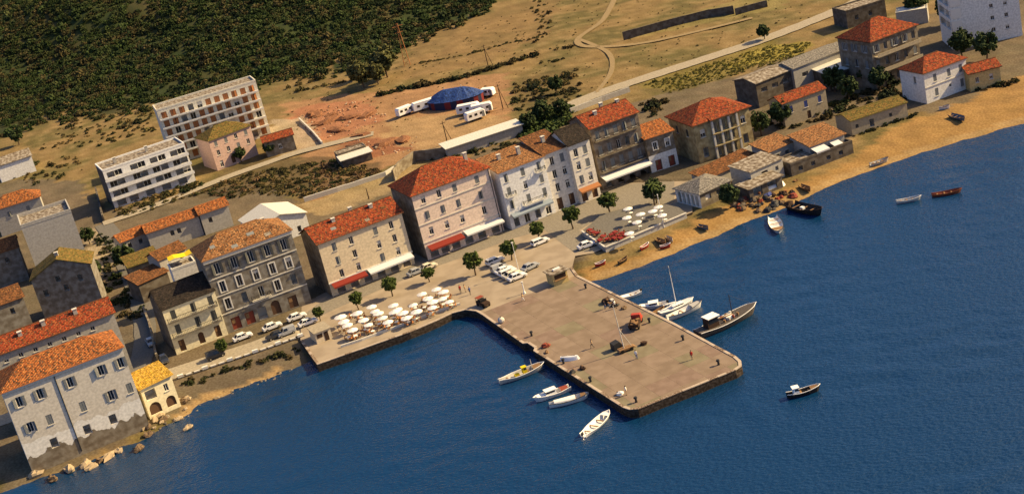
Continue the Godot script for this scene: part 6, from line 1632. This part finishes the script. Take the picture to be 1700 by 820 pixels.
func build_fair() -> void:
	var blue := mat(lin(0.04, 0.10, 0.36), 0.6, M.blot, 0.2); var redw := mat(lin(0.15, 0.022, 0.022), 0.8); var navy := mat(lin(0.02, 0.025, 0.06), 0.8)
	var a := on_ground(716, 178); var b := on_ground(800, 166)
	var mid := (a + b) / 2
	mid.y = ground(mid.x, mid.z)
	var t := thing("circus_tent", "oval blue circus tent with red side walls on the fairground", "tent", mid, atan2(-(b - a).z, (b - a).x))
	var rx := a.distance_to(b) / 2 + 1.0; var rz := rx * 0.62
	var n := 28
	var st := st_new()
	var f := func(i: int, j: int) -> Vector3:
		var an := TAU * i / n
		var k: float = [1.0, 0.82, 0.6, 0.36, 0.12, 0.0][j]; var y: float = [2.3, 2.9, 3.7, 4.4, 4.9, 5.0][j]
		var sag := 0.22 * (1.0 - absf(cos(an * 7.0))) * (1.0 if j in [1, 2, 3] else 0.0)
		var ridge := clampf(cos(an), -1, 1)
		return Vector3(cos(an) * rx * k + (1.0 - k) * signf(ridge) * minf(absf(ridge) * 3.0, 1.0) * rx * 0.32, y - sag, sin(an) * rz * k)
	for j in 5:
		for i in n: quad(st, f.call(i + 1, j), f.call(i, j), f.call(i, j + 1), f.call(i + 1, j + 1))
	part("canopy", st.commit(), blue, t)
	for i in n:
		var p: Vector3 = f.call(i, 0); var q: Vector3 = f.call(i + 1, 0)
		var s := st_new()
		p *= Vector3(0.97, 1, 0.97); q *= Vector3(0.97, 1, 0.97)
		quad(s, Vector3(p.x, -0.3, p.z), Vector3(q.x, -0.3, q.z), q, p)
		part("side_panel", s.commit(), [redw, navy, redw, navy, navy][i % 5], t)
	for k in [-1, 1]: part("king_pole", cyl(0.12, 0.1, 5.6, 8), M.trim, t, Vector3(k * rx * 0.3, 2.8, 0))
	var vans := [["caravan", 673, 191, 60, 5.5, 2.3, "small white caravan apart from the others by the tent"], ["trailer", 708, 181, 75, 8.5, 2.5, "long white trailer with lorry cab at the end of the tent"], ["trailer", 779, 188, 100, 7.0, 2.5, "white trailer parked nearest the red tent wall"], ["caravan", 801, 188, 95, 6.5, 2.5, "white caravan next to the trailer by the tent"], ["caravan", 790, 199, 70, 6.0, 2.4, "white caravan farthest out from the tent toward the long shed"], ["caravan", 811, 160, 120, 4.5, 2.2, "small cream caravan behind the end of the tent"]]
	for e in vans:
		var o := thing(e[0], e[6], "caravan", on_ground(e[1], e[2]), bearing(e[3]), "circus caravans and trailers")
		var L: float = e[4]; var h: float = e[5]
		part("body", profile_mesh([V(-L / 2, 0.6), V(-L / 2, h), V(-L / 2 + 0.4, h + 0.5), V(L / 2 - 0.5, h + 0.5), V(L / 2, h - 0.1), V(L / 2, 0.6)], 2.3, 0.15), M.white_paint, o)
		for k in 3:
			for s in [-1, 1]: part("window", box(0.9, 0.7, 0.06), M.glass, o, Vector3(-L / 2 + L * (k + 0.7) / 3.4, 1.85, s * 1.15))
		part("door", box(0.75, 1.7, 0.06), M.shutter_grey, o, Vector3(L / 2 - 0.7, 1.5, 1.16))
		for s in [-1, 1]:
			for x in [-L * 0.18, L * 0.18]: part("wheel", cyl(0.4, 0.4, 0.24, 12), M.rubber, o, Vector3(x, 0.4, s * 1.0), Vector3(PI / 2, 0, 0))
		part("drawbar", box(1.4, 0.1, 0.12), M.iron, o, Vector3(L / 2 + 0.6, 0.6, 0))
		if e[0] == "trailer": part("cab", profile_mesh([V(L / 2 + 1.0, 0.5), V(L / 2 + 1.0, 2.3), V(L / 2 + 2.2, 2.2), V(L / 2 + 2.8, 1.3), V(L / 2 + 3.2, 1.2), V(L / 2 + 3.2, 0.5)], 2.0, 0.1), M.white_paint, o)

func _ready() -> void:
	rng.seed = 77
	var cam := Camera3D.new()
	cam.name = "camera"
	add_child(cam)
	cam.fov = rad_to_deg(2.0 * atan(410.0 / FOCAL))
	cam.near = 1.0
	cam.far = 6000.0
	cam.position = Vector3(0, EYE, 0)
	cam.basis = Basis(Vector3.RIGHT, deg_to_rad(-PITCH)) * Basis(Vector3.BACK, deg_to_rad(-ROLL))
	cam.current = true
	var env := Environment.new()
	env.background_mode = Environment.BG_SKY
	var sky := Sky.new()
	var sm := ProceduralSkyMaterial.new()
	sm.sky_top_color = Color(0.30, 0.42, 0.62)
	sm.sky_horizon_color = Color(0.62, 0.74, 0.91)
	sm.sky_curve = 0.12
	sm.ground_horizon_color = Color(0.55, 0.6, 0.64)
	sm.ground_bottom_color = Color(0.15, 0.16, 0.16)
	sm.sun_angle_max = 90.0
	sm.sun_curve = 0.4
	sky.sky_material = sm
	env.sky = sky
	env.background_energy_multiplier = 0.70
	env.tonemap_mode = Environment.TONE_MAPPER_LINEAR
	env.tonemap_exposure = 1.9
	env.sdfgi_enabled = true; env.ssao_enabled = true; env.ssil_enabled = true
	var we := WorldEnvironment.new()
	we.name = "world_environment"
	we.environment = env
	add_child(we)
	var sun := DirectionalLight3D.new()
	sun.name = "sun"
	add_child(sun)
	var az := deg_to_rad(82.0); var el := deg_to_rad(35.0)
	var to_sun := Vector3(sin(az) * cos(el), sin(el), -cos(az) * cos(el))
	sun.look_at_from_position(Vector3.ZERO, -to_sun, Vector3.UP)
	sun.light_energy = 1.6
	sun.light_color = Color(1.0, 0.88, 0.67)
	sun.light_angular_distance = 0.5
	sun.shadow_enabled = true
	noise_a.seed = 3; noise_a.frequency = 0.012; noise_a.fractal_octaves = 4
	noise_b.seed = 8; noise_b.frequency = 0.07; noise_b.fractal_octaves = 4
	make_materials()
	build_land()
	build_town()
	build_plants()
	build_cars()
	build_boats()
	build_cafe()
	build_people()
	build_small()
